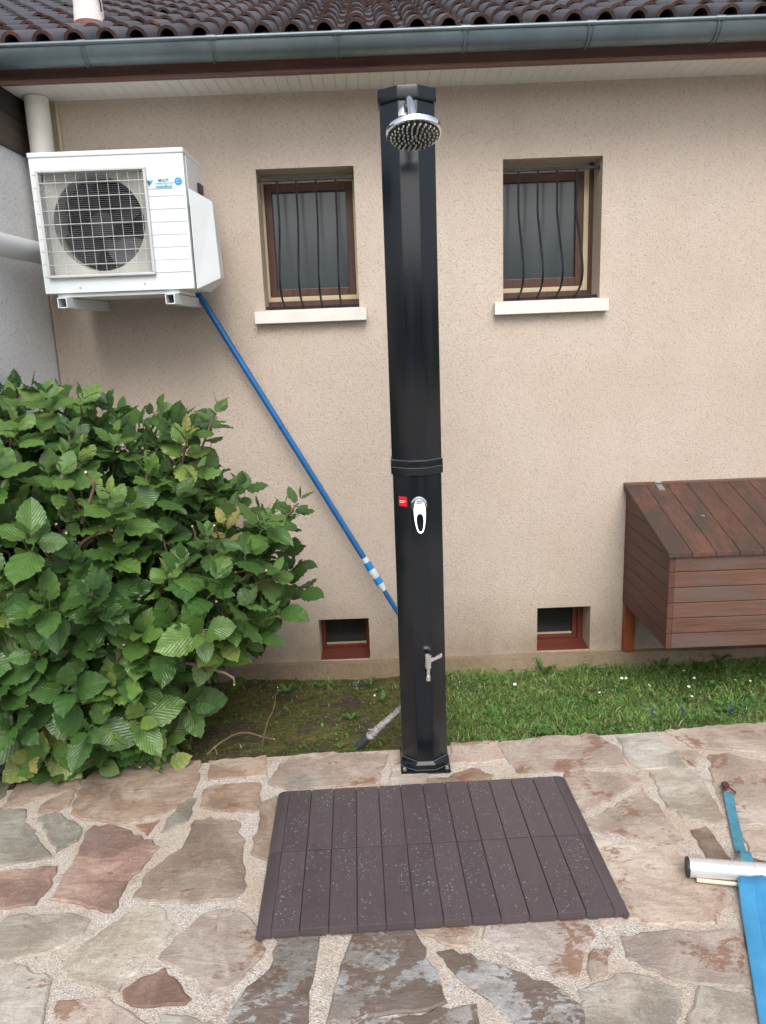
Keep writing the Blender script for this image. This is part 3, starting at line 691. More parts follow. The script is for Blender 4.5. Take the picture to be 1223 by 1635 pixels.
# roof deck and tiles
PITCH = R(23.6); ey, ez = 3.128, 2.556
rd = MB(); L = 4.6
rp = lambda s, h=0: (ey+s*math.cos(PITCH)-h*math.sin(PITCH), ez+s*math.sin(PITCH)+h*math.cos(PITCH))
a, b, c_, d = rp(0.03, -0.03), rp(L, -0.03), rp(L, -0.012), rp(0.03, -0.012)
rd.prism([a, b, c_, d], 0, -3.2, 7.0); roof = part('roof', rd, M['black_gap'], house)
def tile_mesh():
    TP, EXP, LEN = 0.1135, 0.25, 0.285
    prof = []
    for k in range(9): a_ = math.pi*k/8; prof.append((-0.041*math.cos(a_), 0.043*math.sin(a_)))
    prof += [(0.050, -0.003), (0.064, -0.003), (0.0735, 0.004)]
    n = len(prof); v = []; f = []; th = 0.011
    for s, tp, dz in ((0.0, 1.0, 0.014), (LEN, 0.93, 0.0)):
        for x, z in prof: v.append((x*tp, s, z*tp+dz))
        for x, z in prof: v.append((x*tp*(1-th/0.045) if abs(x) < 0.042 else x*tp, s, z*tp+dz-th))
    for i in range(n-1):
        f += [(i, i+1, 2*n+i+1, 2*n+i), (n+i, 3*n+i, 3*n+i+1, n+i+1), (i, n+i, n+i+1, i+1), (2*n+i, 2*n+i+1, 3*n+i+1, 3*n+i)]
    f += [(0, 2*n, 3*n, n), (n-1, 2*n-1, 4*n-1, 3*n-1)]
    return v, f
tv, tf = tile_mesh(); tm = MB().add(tv, tf).mesh('roof_tile', M['tile'], smooth=True)
rest = MB(); nt = 0
for r_ in range(17):
    for i in range(-10, 46):
        x = -1.168+0.1135*i+random.gauss(0, 0.0022); y, z = rp(r_*0.25+random.gauss(0, 0.004), 0)
        rot = Euler((PITCH+random.gauss(0, 0.008), random.gauss(0, 0.012), random.gauss(0, 0.008)))
        if r_ < 9 and -3 <= i <= 26:
            if 3 <= r_ and (r_, i) in (): continue
            o = link('roof_tile', tm, roof, Vector((x, y, z))-ORG[roof.name]); o.rotation_euler = rot; nt += 1
        else:
            mt = Matrix.Translation((x, y, z)) @ rot.to_matrix().to_4x4(); rest.add([mt @ Vector(p) for p in tv], tf)
rt = part('roof_tile', rest, M['tile'], roof, 0, True); rt['kind'] = 'stuff'
# flue on the roof
fl = thing('roof_vent', 'pink clay vent pipe rising from the dark roof tiles above the air conditioner', 'vent pipe', (-1.145, 3.60, 2.74))
f1 = MB(); f1.lathe([(0.062, 0.0), (0.060, 0.05), (0.058, 0.07), (0.056, 0.45), (0.062, 0.452), (0.062, 0.49), (0.05, 0.49)], (-1.145, 3.60, 2.795), (0, 0, 1), 24)
part('vent_pipe', f1, M['terracotta'], fl, 0, True)
f2 = MB(); f2.lathe([(0.088, 0.0), (0.080, 0.02), (0.070, 0.040), (0.0625, 0.056)], (-1.145, 3.60, 2.742), (0, 0, 1), 24); part('flashing', f2, M['terracotta_dark'], fl, 0, True)
f3 = MB(); f3.tube([(-1.092, 3.545, 2.95), (-1.088, 3.55, 2.90), (-1.081, 3.56, 2.86), (-1.083, 3.57, 2.83)], 0.003, 6); part('wire', f3, M['iron'], fl)

# neighbouring white wing on the left
wing = thing('annex', 'white roughcast annex wall with a dark timber beam, left of the tan house', 'annex', (-1.407, 3.2, -0.3))
wm_ = MB(); wm_.box((-3.2, 2.15, -0.5), (-1.407, 5.0, 2.25)); part('wall', wm_, M['white_render'], wing)
be = MB(); be.box((-3.2, 2.11, 2.251), (-1.392, 3.449, 2.372)); part('beam', be, M['darkwood'], wing, 0.004)
gp = MB(); gp.box((-3.2, 2.13, 2.373), (-1.392, 3.449, 2.464)); part('eaves_gap_shade', gp, M['black_gap'], wing)  # near black plate painted as the shade in the open gap above the beam

# drain pipe: down from the soffit, bends behind the air conditioner, runs along the annex
dp = thing('drainpipe', 'white plastic drainpipe in the corner, bending behind the air conditioner', 'drainpipe', (-1.325, 3.385, 1.85))
v_ = MB(); v_.tube([(-1.325, 3.385, 2.464), (-1.325, 3.385, 1.95)], 0.047, 24); part('pipe', v_, M['pvc'], dp, 0, True)
el = MB(); el.tube([(-1.325, 3.385, 1.965)]+[(-1.325-0.01*q/8, 3.385-0.09*(1-math.cos(math.pi/2*q/8)), 1.95-0.09*math.sin(math.pi/2*q/8)) for q in range(9)]+[(-1.335, 3.27, 1.86)], 0.046, 20); part('elbow', el, M['pvc'], dp, 0, True)
hz_ = MB(); hz_.tube([(-1.335, 3.30, 1.86), (-1.350, 2.46, 1.857), (-1.353, 2.42, 1.857), (-1.366, 2.395, 1.857), (-1.39, 2.385, 1.857), (-1.42, 2.384, 1.857)], 0.042, 24); hz_.lathe([(0.0445, 0), (0.0445, 0.05)], (-1.3445, 2.885, 1.8585), (0, -1, 0), 24); part('pipe', hz_, M['pvc_blue'], dp, 0, True)
st_ = MB(); st_.box((-1.273, 3.437, 1.9), (-1.262, 3.449, 2.463)); part('corner_strip', st_, M['cream'], dp)

# ------------------------------------------------------------------ air conditioner
ax0, ax1, ay0, ay1, az0, az1 = -1.243, -0.680, 3.030, 3.315, 1.688, 2.178
ac = thing('air_conditioner', 'white outdoor air conditioner unit with fan grille mounted on the tan wall', 'air conditioner', (-0.96, 3.17, az0))
c = MB()    # casing with a square fan opening
gx0, gx1, gz0, gz1 = -1.210, -0.828, 1.752, 2.110
yf = ay0
for (xa, xb, za, zb) in ((ax0, gx0, az0, az1-0.014), (gx1, ax1, az0, az1-0.014), (gx0, gx1, az0, gz0), (gx0, gx1, gz1, az1-0.014)):
    c.box((xa, yf, za), (xb, yf+0.03, zb))
c.box((ax0, yf+0.03, az0), (ax0+0.01, ay1, az1-0.014)); c.box((ax1-0.01, yf+0.03, az0), (ax1, ay1, az1-0.014)); c.box((ax0+0.01, ay1-0.01, az0), (ax1-0.01, ay1, az1-0.014)); c.box((ax0+0.01, yf+0.03, az0), (ax1-0.01, ay1-0.01, az0+0.01))
case = part('casing', c, M['ac'], ac)
lid = MB(); lid.box((ax0-0.003, ay0-0.004, az1-0.0135), (ax1+0.003, ay1+0.004, az1+0.004)); part('top_cover', lid, M['ac'], ac, 0.004)
bt = MB(); bt.box((ax0+0.04, ay0+0.012, az0-0.016), (ax1-0.06, ay1-0.01, az0-0.0005)); part('base_pan', bt, M['ac'], ac, 0.003)
sd_ = MB(); sd_.box((ax1+0.0005, ay0+0.03, az1-0.19), (ax1+0.004, ay1-0.02, az1-0.016)); part('side_panel', sd_, M['ac'], ac, 0.001)
hd = MB(); hd.box((ax1+0.0045, ay1-0.10, az1-0.12), (ax1+0.014, ay1-0.03, az1-0.085)); part('handle', hd, M['ac_dark'], ac, 0.002)
cov = MB()
A, B, C_, D_ = (-0.6745, 3.045, 2.046), (-0.603, 3.12, 2.007), (-0.594, 3.12, 1.727), (-0.6745, 3.045, 1.684)
A2, B2, C2, D2 = (-0.6745, 3.30, 2.046), (-0.622, 3.29, 2.000), (-0.612, 3.29, 1.735), (-0.6745, 3.30, 1.684)
cov.hexa([D_, C_, C2, D2, A, B, B2, A2]); part('valve_cover', cov, M['ac'], ac, 0.004)
# raised front strips and small left hand notches
zs = [2.106-0.0447*i for i in range(9)]
for i in range(8):
    l = MB(); l.box((-0.822, yf-0.0022, zs[i+1]+0.0012), (-0.686, yf-0.0002, zs[i]-0.0012)); part('front_strip', l, M['ac'], case, 0.0008)
for i in range(9):
    l = MB(); l.box((ax0+0.006, yf-0.0015, zs[i]-0.001), (ax0+0.020, yf+0.0005, zs[i]+0.001)); part('notch', l, M['ac_grey'], case)
# shroud plate with the round opening, ring, fan
fx, fz, fr = -1.022, 1.936, 0.170
sh = MB(); N = 48; ring_i = []; ring_o = []
for k in range(N):
    a_ = 2*math.pi*k/N; ca, sa = math.cos(a_), math.sin(a_); ring_i.append((fx+fr*ca, yf+0.035, fz+fr*sa))
    m_ = 1/max(abs(ca)/(gx1-fx if ca > 0 else fx-gx0), abs(sa)/(gz1-fz if sa > 0 else fz-gz0)); ring_o.append((fx+m_*ca, yf+0.018, fz+m_*sa))
deep = [(p[0], yf+0.17, p[2]) for p in ring_i]
sh.add(ring_o+ring_i+deep, [(k, (k+1) % N, N+(k+1) % N, N+k) for k in range(N)]+[(N+k, N+(k+1) % N, 2*N+(k+1) % N, 2*N+k) for k in range(N)])
o_ = link('shroud', sh.mesh('shroud', M['ac_grey'], ORG[ac.name], 0, True), ac)
bk = MB(); bk.box((gx0, yf+0.20, gz0), (gx1, yf+0.21, gz1)); part('coil_back', bk, M['ac_dark'], ac)
hb = MB(); hb.lathe([(0.045, 0), (0.05, 0.01), (0.05, 0.05)], (fx, yf+0.07, fz), (0, 1, 0), 24); fan = part('fan', hb, M['ac_dark'], ac, 0, True)
for k in range(4):
    a0 = math.pi/2*k+0.5; fb = MB(); vv = []; ff = []
    for i in range(6):
        for j in range(5):
            rr = 0.045+0.115*i/5; aa = a0+(j/4-0.5)*(1.15-0.2*i/5)+0.25*i/5
            vv.append((fx+rr*math.cos(aa), yf+0.07+0.05*j/4, fz+rr*math.sin(aa)))
    ff = [(i*5+j, i*5+j+1, (i+1)*5+j+1, (i+1)*5+j) for i in range(5) for j in range(4)]
    fb.add(vv, ff); part('blade', fb, M['ac_dark'], fan, 0, True)
# guard
fr_ = MB(); w_ = 0.010
fr_.box((gx0-w_, yf-0.016, gz0-w_), (gx1+w_, yf-0.001, gz0)); fr_.box((gx0-w_, yf-0.016, gz1), (gx1+w_, yf-0.001, gz1+w_))
fr_.box((gx0-w_, yf-0.016, gz0), (gx0, yf-0.001, gz1)); fr_.box((gx1, yf-0.016, gz0), (gx1+w_, yf-0.001, gz1))
guard = part('fan_guard', fr_, M['ac_wire'], ac, 0.003)
for i in range(7):
    z = gz0+(gz1-gz0)*(i+0.75)/7.5; q = MB(); q.tube([(gx0, yf-0.012, z), (gx1, yf-0.012, z)], 0.0015, 6); part('guard_bar', q, M['ac_wire'], guard, 0, True)
for i in range(10):
    x = gx0+(gx1-gx0)*(i+0.5)/10; q = MB(); q.tube([(x, yf-0.006, gz0), (x, yf-0.006, gz1)], 0.0009, 6); part('guard_bar', q, M['ac_wire'], guard, 0, True)
q = MB()
for i in range(50):
    z = gz0+(gz1-gz0)*(i+0.5)/50; q.tube([(gx0, yf-0.003, z), (gx1, yf-0.003, z)], 0.00042, 4)
    for xx in (gx0+0.004, gx1-0.004): q.box((xx-0.004, yf-0.010, z-0.0012), (xx+0.004, yf-0.004, z+0.0012))
o_ = part('guard_wires', q, M['ac_wire_grey'], guard); o_['kind'] = 'stuff'
for x in (-1.11, -0.866):
    s_ = MB(); s_.lathe([(0.004, 0), (0.0035, 0.002)], (x, yf, 1.706 if x < -1 else 1.712), (0, -1, 0), 10); part('screw', s_, M['ac_grey'], ac)
# badge with its print
bdg = MB(); bdg.box((-0.823, yf-0.0042, 2.043), (-0.727, yf-0.0024, 2.080)); badge = part('badge', bdg, M['badge'], ac, 0.0005)
tri = MB(); tri.prism([(-0.817, 2.072), (-0.794, 2.072), (-0.812, 2.050)], 1, yf-0.0050, yf-0.0043); part('logo', tri, M['badge_blue'], badge)
tri = MB(); tri.prism([(-0.817, 2.073), (-0.806, 2.066), (-0.813, 2.052)], 1, yf-0.0056, yf-0.0051); part('logo', tri, M['ink'], badge)
bb = MB(); bb.box((-0.787, yf-0.0050, 2.046), (-0.729, yf-0.0043, 2.0625)); part('band', bb, M['badge_blue'], badge)
face = lambda x, y, z: Matrix.Translation((x, y, z)) @ Matrix.Rotation(R(90), 4, 'X')
text_mesh('MULTI', 0.013, M['ink'], 'lettering', badge, face(-0.758, yf-0.0046, 2.0705), 0.0002)
text_mesh('INVERTER', 0.0125, M['white'], 'lettering', badge, face(-0.758, yf-0.0054, 2.0543), 0.0002)
stk = MB(); stk.lathe([(0.0135, 0), (0.0135, 0.0012)], (-0.704, yf-0.0024, 2.0665), (0, -1, 0), 28); stc = part('sticker', stk, M['sticker_cyan'], ac)
sw = MB(); sw.tube([(-0.704+0.006*math.cos(t_), yf-0.0042, 2.0665+0.006*math.sin(t_)) for t_ in [R(40+28*k) for k in range(11)]], 0.0009, 5); part('mark', sw, M['badge'], stc)
for x in (-1.168, -0.765):
    br = MB(); ya, yb = 2.985, YW-0.001
    xs0, xs1, zb_, zt_ = x-0.018, x+0.018, 1.632, 1.670
    br.box((xs0, ya, zb_), (xs0+0.004, yb, zt_)); br.box((xs1-0.004, ya, zb_), (xs1, yb, zt_)); br.box((xs0+0.004, ya, zt_-0.004), (xs1-0.004, yb, zt_)); br.box((xs0+0.004, ya+0.012, zb_), (xs1-0.004, yb, zb_+0.004))
    part('bracket', br, M['ac'], ac, 0.0015)

# ------------------------------------------------------------------ solar shower
scx, scy = 0.115, 2.478
sw_ = thing('solar_shower', 'tall black solar shower column standing at the terrace edge behind the slatted mat', 'shower', (scx, scy, 0))
def octo(w_, d_, a_=0.028, c_=0.043):
    k = w_-a_
    return [(scx-a_, scy-d_), (scx+a_, scy-d_), (scx+w_, scy-d_+c_), (scx+w_, scy+d_-c_), (scx+a_, scy+d_), (scx-a_, scy+d_), (scx-w_, scy+d_-c_), (scx-w_, scy-d_+c_)]
lo = MB(); lo.prism(octo(0.0785, 0.074), 2, 0.022, 1.078); part('lower_body', lo, M['shower'], sw_, 0.0022, True)
up_ = MB(); up_.prism(octo(0.0800, 0.0755), 2, 1.080, 2.150); upb = part('upper_body', up_, M['shower'], sw_, 0.0022, True)
bdn = MB(); bdn.prism(octo(0.0835, 0.079, 0.029), 2, 1.052, 1.098); part('joint_band', bdn, M['shower'], sw_, 0.0015, True)
b2 = MB(); b2.prism(octo(0.0818, 0.0773, 0.0286), 2, 1.0985, 1.1005); part('seal', b2, M['rim'], sw_)
b3 = MB(); b3.prism(octo(0.0842, 0.0797, 0.0292), 2, 1.0755, 1.077); part('seal', b3, M['rim'], sw_)
cp = MB(); cp.prism(octo(0.0850, 0.0805, 0.030), 2, 2.143, 2.181); part('cap', cp, M['shower'], sw_, 0.003, True)
# foot flange
ft_ = MB(); bw = 0.087
rings = [[(scx-bw, scy-0.086), (scx+bw, scy-0.086), (scx+bw, scy+0.086), (scx-bw, scy+0.086)]]
ft_.box((scx-bw, scy-0.086, 0.001), (scx+bw, scy+0.086, 0.010)); part('base_plate', ft_, M['shower'], sw_, 0.003)
col2 = MB(); o1, o2 = octo(0.0845, 0.082, 0.034, 0.034), octo(0.0808, 0.0762)
col2.add([(x, y, 0.0105) for x, y in o1]+[(x, y, 0.030) for x, y in o1]+[(x, y, 0.040) for x, y in o2], [(i, (i+1) % 8, 8+(i+1) % 8, 8+i) for i in range(8)]+[(8+i, 8+(i+1) % 8, 16+(i+1) % 8, 16+i) for i in range(8)]+[tuple(range(16, 24)), tuple(range(7, -1, -1))])
part('collar', col2, M['shower'], sw_, 0.001)
for zz, oo in ((0.0405, octo(0.0802, 0.0757, 0.0284)), (0.0122, octo(0.0856, 0.0832, 0.036, 0.034))):
    e = MB(); e.prism(oo, 2, zz, zz+0.0016); part('seal', e, M['rim'], sw_)
for dx in (-1, 1):
    for dy in (-1, 1):
        b = MB(); b.lathe([(0.0085, 0), (0.0085, 0.003), (0.006, 0.003), (0.006, 0.009), (0.004, 0.011)], (scx+dx*0.074, scy+dy*0.073, 0.0105), (0, 0, 1), 8); part('bolt', b, M['steel'], sw_)
yfc = scy-0.0755      # front facet
# shower head
arm = MB(); ap = [(0.111, yfc+0.002, 2.103), (0.112, yfc-0.02, 2.114), (0.114, yfc-0.045, 2.123), (0.116, yfc-0.075, 2.121), (0.118, yfc-0.105, 2.103), (0.120, yfc-0.128, 2.078), (0.121, yfc-0.140, 2.060)]
arm.tube(ap, [0.009, 0.010, 0.0105, 0.0108, 0.0112, 0.0125, 0.0135], 16); part('shower_arm', arm, M['chrome'], sw_, 0, True)
fg = MB(); fg.lathe([(0.024, 0), (0.024, 0.004), (0.018, 0.009), (0.012, 0.012)], (0.111, yfc-0.001, 2.103), (0, -1, 0), 24); part('flange', fg, M['chrome'], sw_, 0, True)
nrm = Vector((0.03, -0.29, -0.955)).normalized(); hc = Vector((0.1225, yfc-0.155, 2.017))
hd = MB(); hd.lathe([(0.012, -0.050), (0.018, -0.042), (0.020, -0.032), (0.024, -0.024), (0.045, -0.020), (0.068, -0.016), (0.0752, -0.010), (0.0758, 0.002), (0.0735, 0.006), (0.069, 0.006)], hc, nrm, 40); head = part('shower_head', hd, M['chrome'], sw_, 0, True)
fc = MB(); fc.lathe([(0.0695, 0.0062), (0.0695, 0.0075), (0.066, 0.0082)], hc, nrm, 40); part('spray_plate', fc, M['face'], head)
nz = MB(); uu = nrm.orthogonal().normalized(); vv_ = nrm.cross(uu)
for rr, k_ in ((0.006, 4), (0.018, 8), (0.030, 13), (0.042, 18), (0.054, 22), (0.063, 26)):
    for k in range(k_):
        t_ = 2*math.pi*(k+0.3*rr*100)/k_; p_ = hc+(uu*math.cos(t_)+vv_*math.sin(t_))*rr
        nz.lathe([(0.0026, 0.0075), (0.0023, 0.0115), (0.0012, 0.0135)], p_, nrm, 6)
o_ = part('nozzles', nz, M['nozzle'], head, 0, True); o_['kind'] = 'stuff'
# mixer: escutcheon plus a looped lever
es = MB(); es.lathe([(0.0255, 0), (0.0255, 0.003), (0.022, 0.006), (0.018, 0.012)], (scx+0.001, yfc+0.0018, 0.958), (0, -1, 0), 32); mixer = part('mixer', es, M['chrome'], sw_, 0, True)
kn = MB(); kn.lathe([(0.017, 0.010), (0.0185, 0.02), (0.0185, 0.030), (0.015, 0.034)], (scx+0.001, yfc, 0.958), (0, -1, 0), 28); part('knob', kn, M['chrome'], mixer, 0, True)
lp = MB(); n_ = 40
def egg(zc, ht, hb, w_top, w_bot):       # a long rounded outline, wide at the top
    out = []
    for k in range(n_):
        a_ = 2*math.pi*k/n_; sx, cz_ = math.sin(a_), math.cos(a_); q = (1-cz_)/2
        wv = w_top*(1-q)+w_bot*q; out.append((scx+0.001+wv*(abs(sx)**0.72)*(1 if sx >= 0 else -1), zc+(ht if cz_ > 0 else hb)*cz_))
    return out
eo = egg(0.932, 0.044, 0.054, 0.0225, 0.0155); ei = egg(0.912, 0.024, 0.028, 0.0125, 0.0085)
yo = lambda z: yfc-0.030-0.38*(0.976-z)
vs = [(x, yo(z), z) for x, z in eo]+[(x, yo(z), z) for x, z in ei]+[(x, yo(z)+0.009, z) for x, z in ei]+[(x, yo(z)+0.009, z) for x, z in eo]
fs = [(q*n_+k, q*n_+(k+1) % n_, ((q+1) % 4)*n_+(k+1) % n_, ((q+1) % 4)*n_+k) for q in range(4) for k in range(n_)]
lp.add(vs, fs); part('lever', lp, M['chrome'], mixer, 0.0018, True)
# tap near the foot
tp = MB(); tp.tube([(0.131, yfc+0.002, 0.430), (0.131, yfc-0.030, 0.430)], 0.009, 12); tp.tube([(0.131, yfc-0.026, 0.448), (0.131, yfc-0.026, 0.405)], [0.0115, 0.0105], 14)
tp.tube([(0.131, yfc-0.026, 0.408), (0.1305, yfc-0.029, 0.392), (0.130, yfc-0.033, 0.378)], 0.0062, 12); tp.tube([(0.130, yfc-0.033, 0.380), (0.1295, yfc-0.034, 0.363)], 0.0082, 12)
tap = part('tap', tp, M['chrome_satin'], sw_, 0, True)
tl = MB(); lvp = [(0.135, 0.430, 0.010), (0.150, 0.436, 0.006), (0.162, 0.442, 0.0065), (0.172, 0.447, 0.0085), (0.178, 0.450, 0.006)]
ups = [(x, z+h) for x, z, h in lvp]+[(x, z-h) for x, z, h in lvp[::-1]]
tl.prism(ups, 1, yfc-0.030, yfc-0.024); part('tap_lever', tl, M['chrome_satin'], tap, 0.0015)
tc = MB(); tc.lathe([(0.0125, 0), (0.0125, 0.004), (0.008, 0.006)], (0.131, yfc-0.026, 0.4485), (0, 0, 1), 14); part('tap_cap', tc, M['chrome'], tap, 0, True)
# red sticker on the left front facet
p0, p1 = Vector((scx-0.0785, scy-0.074+0.043, 0)), Vector((scx-0.028, scy-0.074, 0)); dr = (p1-p0).normalized(); nr_ = Vector((dr.y, -dr.x, 0))
mws = Matrix.Translation((p0+p1)/2+dr*0.006+nr_*0.0009+Vector((0, 0, 0.966))) @ Matrix((( dr.x, 0, nr_.x, 0), (dr.y, 0, nr_.y, 0), (0, 1, 0, 0), (0, 0, 0, 1)))
sk = MB(); sk.add([mws @ Vector(p) for p in ((-0.0165, -0.016, -0.0006), (0.0165, -0.016, -0.0006), (0.0165, 0.016, -0.0006), (-0.0165, 0.016, -0.0006), (-0.0165, -0.016, 0.0004), (0.0165, -0.016, 0.0004), (0.0165, 0.016, 0.0004), (-0.0165, 0.016, 0.0004))], [(0,3,2,1),(4,5,6,7),(0,1,5,4),(1,2,6,5),(2,3,7,6),(3,0,4,7)])
sti = part('sticker', sk, M['red'], sw_)
ln = MB()       # two rows of tiny white print, too small to read in the photograph
for z_, x_end in ((0.0015, 0.012), (-0.0035, 0.004)):
    x_ = -0.0135
    while x_ < x_end:
        l_ = random.uniform(0.0012, 0.0024); a_, b_ = x_, min(x_end, x_+l_)
        ln.add([mws @ Vector(p) for p in ((a_, z_-0.0011, 0.0009), (b_, z_-0.0011, 0.0009), (b_, z_+0.0011, 0.0009), (a_, z_+0.0011, 0.0009))], [(0, 1, 2, 3)]); x_ += l_+0.0005
part('print', ln, M['white'], sti)

# ------------------------------------------------------------------ slatted mat
matx = thing('shower_mat', 'brown plastic slatted mat wet with drops, lying in front of the shower column', 'mat', (0.106, 1.985, 0.004))
matx.rotation_euler = (0, 0, R(1.75))
HW, HD, PWD, TH = 0.4825, 0.309, 0.0752, 0.024
ORG[matx.name] = Vector()
x_l = -HW+0.040
pw_ = (2*HW-0.080)/12
pm = MB().box((0.0012, 0.0020, 0.003), (pw_-0.0012, HD-0.0020, TH)).mesh('slat', M['mat'], (0, 0, 0), 0.0016)
for j in range(2):
    for i in range(12):
        link('slat', pm, matx, (x_l+i*pw_, -HD+j*HD, random.uniform(-0.0003, 0.0002)))
under = MB()
for i in range(13):          # feet showing in the gaps along the front and rear edge
    x = x_l+i*pw_; under.box((x-0.0008, -HD+0.004, 0.0005), (x+0.0008, HD-0.004, TH-0.006))
for i in range(12):
    x = x_l+i*pw_+pw_/2; under.box((x-0.03, -HD+0.002, 0.0005), (x+0.03, -HD+0.008, 0.0029)); under.box((x-0.03, HD-0.008, 0.0005), (x+0.03, HD-0.002, 0.0029))
part('underframe', under, M['mat'], matx)
for sx in (-1, 1):
    for j in range(2):
        rmp = MB(); n = 7; pr = [(sx*(HW-0.0405), 0.0)]
        pr = [(HW-0.0405, 0.0005), (HW-0.0405, TH)]+[(HW-0.0405+0.0405*math.sin(math.pi/2*k/n), 0.004+(TH-0.004)*math.cos(math.pi/2*k/n)**0.8) for k in range(1, n+1)]+[(HW, 0.0005)]
        pr = [(sx*x, z) for x, z in pr]; rmp.prism(pr, 1, -HD+j*HD+0.0012, -HD+(j+1)*HD-0.0012)
        part('edge_ramp', rmp, M['mat'], matx, 0.0008, True)
for sx, sy in ((1, -1), (-1, -1)):
    lo_ = MB(); lo_.lathe([(0.004, 0), (0.007, 0), (0.007, 0.006), (0.004, 0.006)], (sx*(HW-0.012), sy*(HD+0.004), 0.004), (0, 0, 1), 14); part('clip_loop', lo_, M['mat'], matx)
dr_ = MB(); prof_d = [(1.0, 0.0), (0.93, 0.22), (0.66, 0.42), (0.3, 0.5)]
cl = [(random.uniform(-HW+0.02, HW-0.02), random.uniform(-HD, HD), random.uniform(0.03, 0.07)) for _ in range(34)]
for k in range(2300):
    if random.random() < 0.62:
        c0 = random.choice(cl); x, y = c0[0]+random.gauss(0, c0[2]*0.7), c0[1]+random.gauss(0, c0[2])
    else: x, y = random.uniform(-HW, HW), random.uniform(-HD, HD)
    if abs(x) > HW-0.042 or abs(y) > HD-0.006: continue
    fxx = ((x-x_l) % pw_); r_ = random.choice((0.0013, 0.0016, 0.002, 0.0024, 0.003))
    if fxx < r_+0.003 or fxx > pw_-r_-0.003 or abs(y) < 0.006: continue
    el_ = random.uniform(1.0, 1.35); n = 8; o0 = len(dr_.v); vs = []; fs = []
    ra = random.uniform(0, 3.14)
    for (pr_, ph_) in prof_d:
        for q in range(n):
            a_ = 2*math.pi*q/n; dx, dy = r_*pr_*math.cos(a_)*el_, r_*pr_*math.sin(a_)
            vs.append((x+dx*math.cos(ra)-dy*math.sin(ra), y+dx*math.sin(ra)+dy*math.cos(ra), TH+0.0001+r_*0.9*ph_))
    for i in range(3): fs += [(i*n+q, i*n+(q+1) % n, (i+1)*n+(q+1) % n, (i+1)*n+q) for q in range(n)]
    fs.append(tuple(range(3*n, 4*n))); dr_.add(vs, fs)
o_ = part('water_drops', dr_, M['water'], matx, 0, True); o_['kind'] = 'stuff'
# ------------------------------------------------------------------ telescopic pole leaning under the air conditioner
P0, P1 = Vector((-0.751, 3.405, 1.690)), Vector((0.236, 3.33, -0.095))
pole = thing('telescopic_pole', 'long blue telescopic pole leaning against the wall below the air conditioner', 'pole', P1)
at = lambda f: P0.lerp(P1, f)
q = MB(); q.tube([at(-0.01), at(0.665)], 0.0135, 14); part('outer_tube', q, M['blue'], pole, 0, True)
q = MB(); q.tube([at(0.66), at(1.0)], 0.0108, 14); part('inner_tube', q, M['blue'], pole, 0, True)
q = MB(); q.tube([at(0.664), at(0.676)], 0.0165, 16); q.tube([at(0.694), at(0.700), at(0.712), at(0.718)], [0.0165, 0.019, 0.0185, 0.016], 16); q.tube([at(0.732), at(0.738), at(0.752)], [0.0175, 0.0175, 0.0115], 16); cl_ = part('clamp', q, M['badge'], pole, 0, True)
q = MB(); q.tube([at(0.676), at(0.695)], 0.0172, 16); q.tube([at(0.717), at(0.733)], [0.0165, 0.018], 16); part('grip', q, M['lightblue'], pole, 0, True)

# ------------------------------------------------------------------ garden box on the right
bx0, by0, by1, bz0 = 1.118, 2.885, 3.440, 0.213
gb = thing('garden_box', 'red brown wooden box with sloping lid against the wall beside the lawn', 'wooden box', (1.9, 3.2, 0.0))
bx1 = 2.75; zr, zf = 0.762, 0.600      # rear and front height of the carcass
nb = 6; hb_ = (zf-bz0)/nb
for i in range(nb):
    b = MB(); b.box((bx0+0.022, by0, bz0+i*hb_+0.0014), (bx1, by0+0.020, bz0+(i+1)*hb_-0.0014)); part('front_board', b, M['box'], gb, 0.0022)
sx0 = bx0; ns = 5
zline = lambda y: zf+(zr-zf)*(y-by0)/(by1-by0)
for i in range(10):          # side boards, the upper ones cut by the lid's slope
    za, zb_ = bz0+i*hb_+0.001, bz0+(i+1)*hb_-0.001
    if za >= zr-0.01: break
    def yat(z): return by0 if z <= zf else by0+(z-zf)/(zr-zf)*(by1-by0)
    zt0 = min(zb_, zf) if za < zf else za
    pts = [(by0, za) if za <= zf else (yat(za), za), (by1, za), (by1, min(zb_, zr))]
    if zb_ > zf:
        pts += [(yat(min(zb_, zr)), min(zb_, zr))] if zb_ < zr else []
        if za < zf: pts += [(by0, zf)]
    else: pts += [(by0, zb_)]
    b = MB(); b.prism(pts, 0, sx0, sx0+0.0215); part('side_board', b, M['boxside'], gb, 0.0015)
lw = 0.0935; nl = 18; sl_ang = math.atan2(zr-zf, by1-by0)
for i in range(nl):
    xa = bx0-0.012+i*lw; b = MB(); y_a, y_b = by0-0.014, by1-0.016
    za, zb_ = zline(y_a)+0.003, zline(y_b)+0.003; th = 0.019
    b.hexa([(xa+0.001, y_a, za), (xa+lw-0.001, y_a, za), (xa+lw-0.001, y_b, zb_), (xa+0.001, y_b, zb_), (xa+0.001, y_a, za+th), (xa+lw-0.001, y_a, za+th), (xa+lw-0.001, y_b, zb_+th), (xa+0.001, y_b, zb_+th)])
    part('lid_board', b, M['boxlid'], gb, 0.002)
b = MB(); b.box((bx0-0.012, by1-0.0155, zr-0.01), (bx1, by1+0.009, zr+0.026)); part('back_rail', b, M['box'], gb, 0.002)
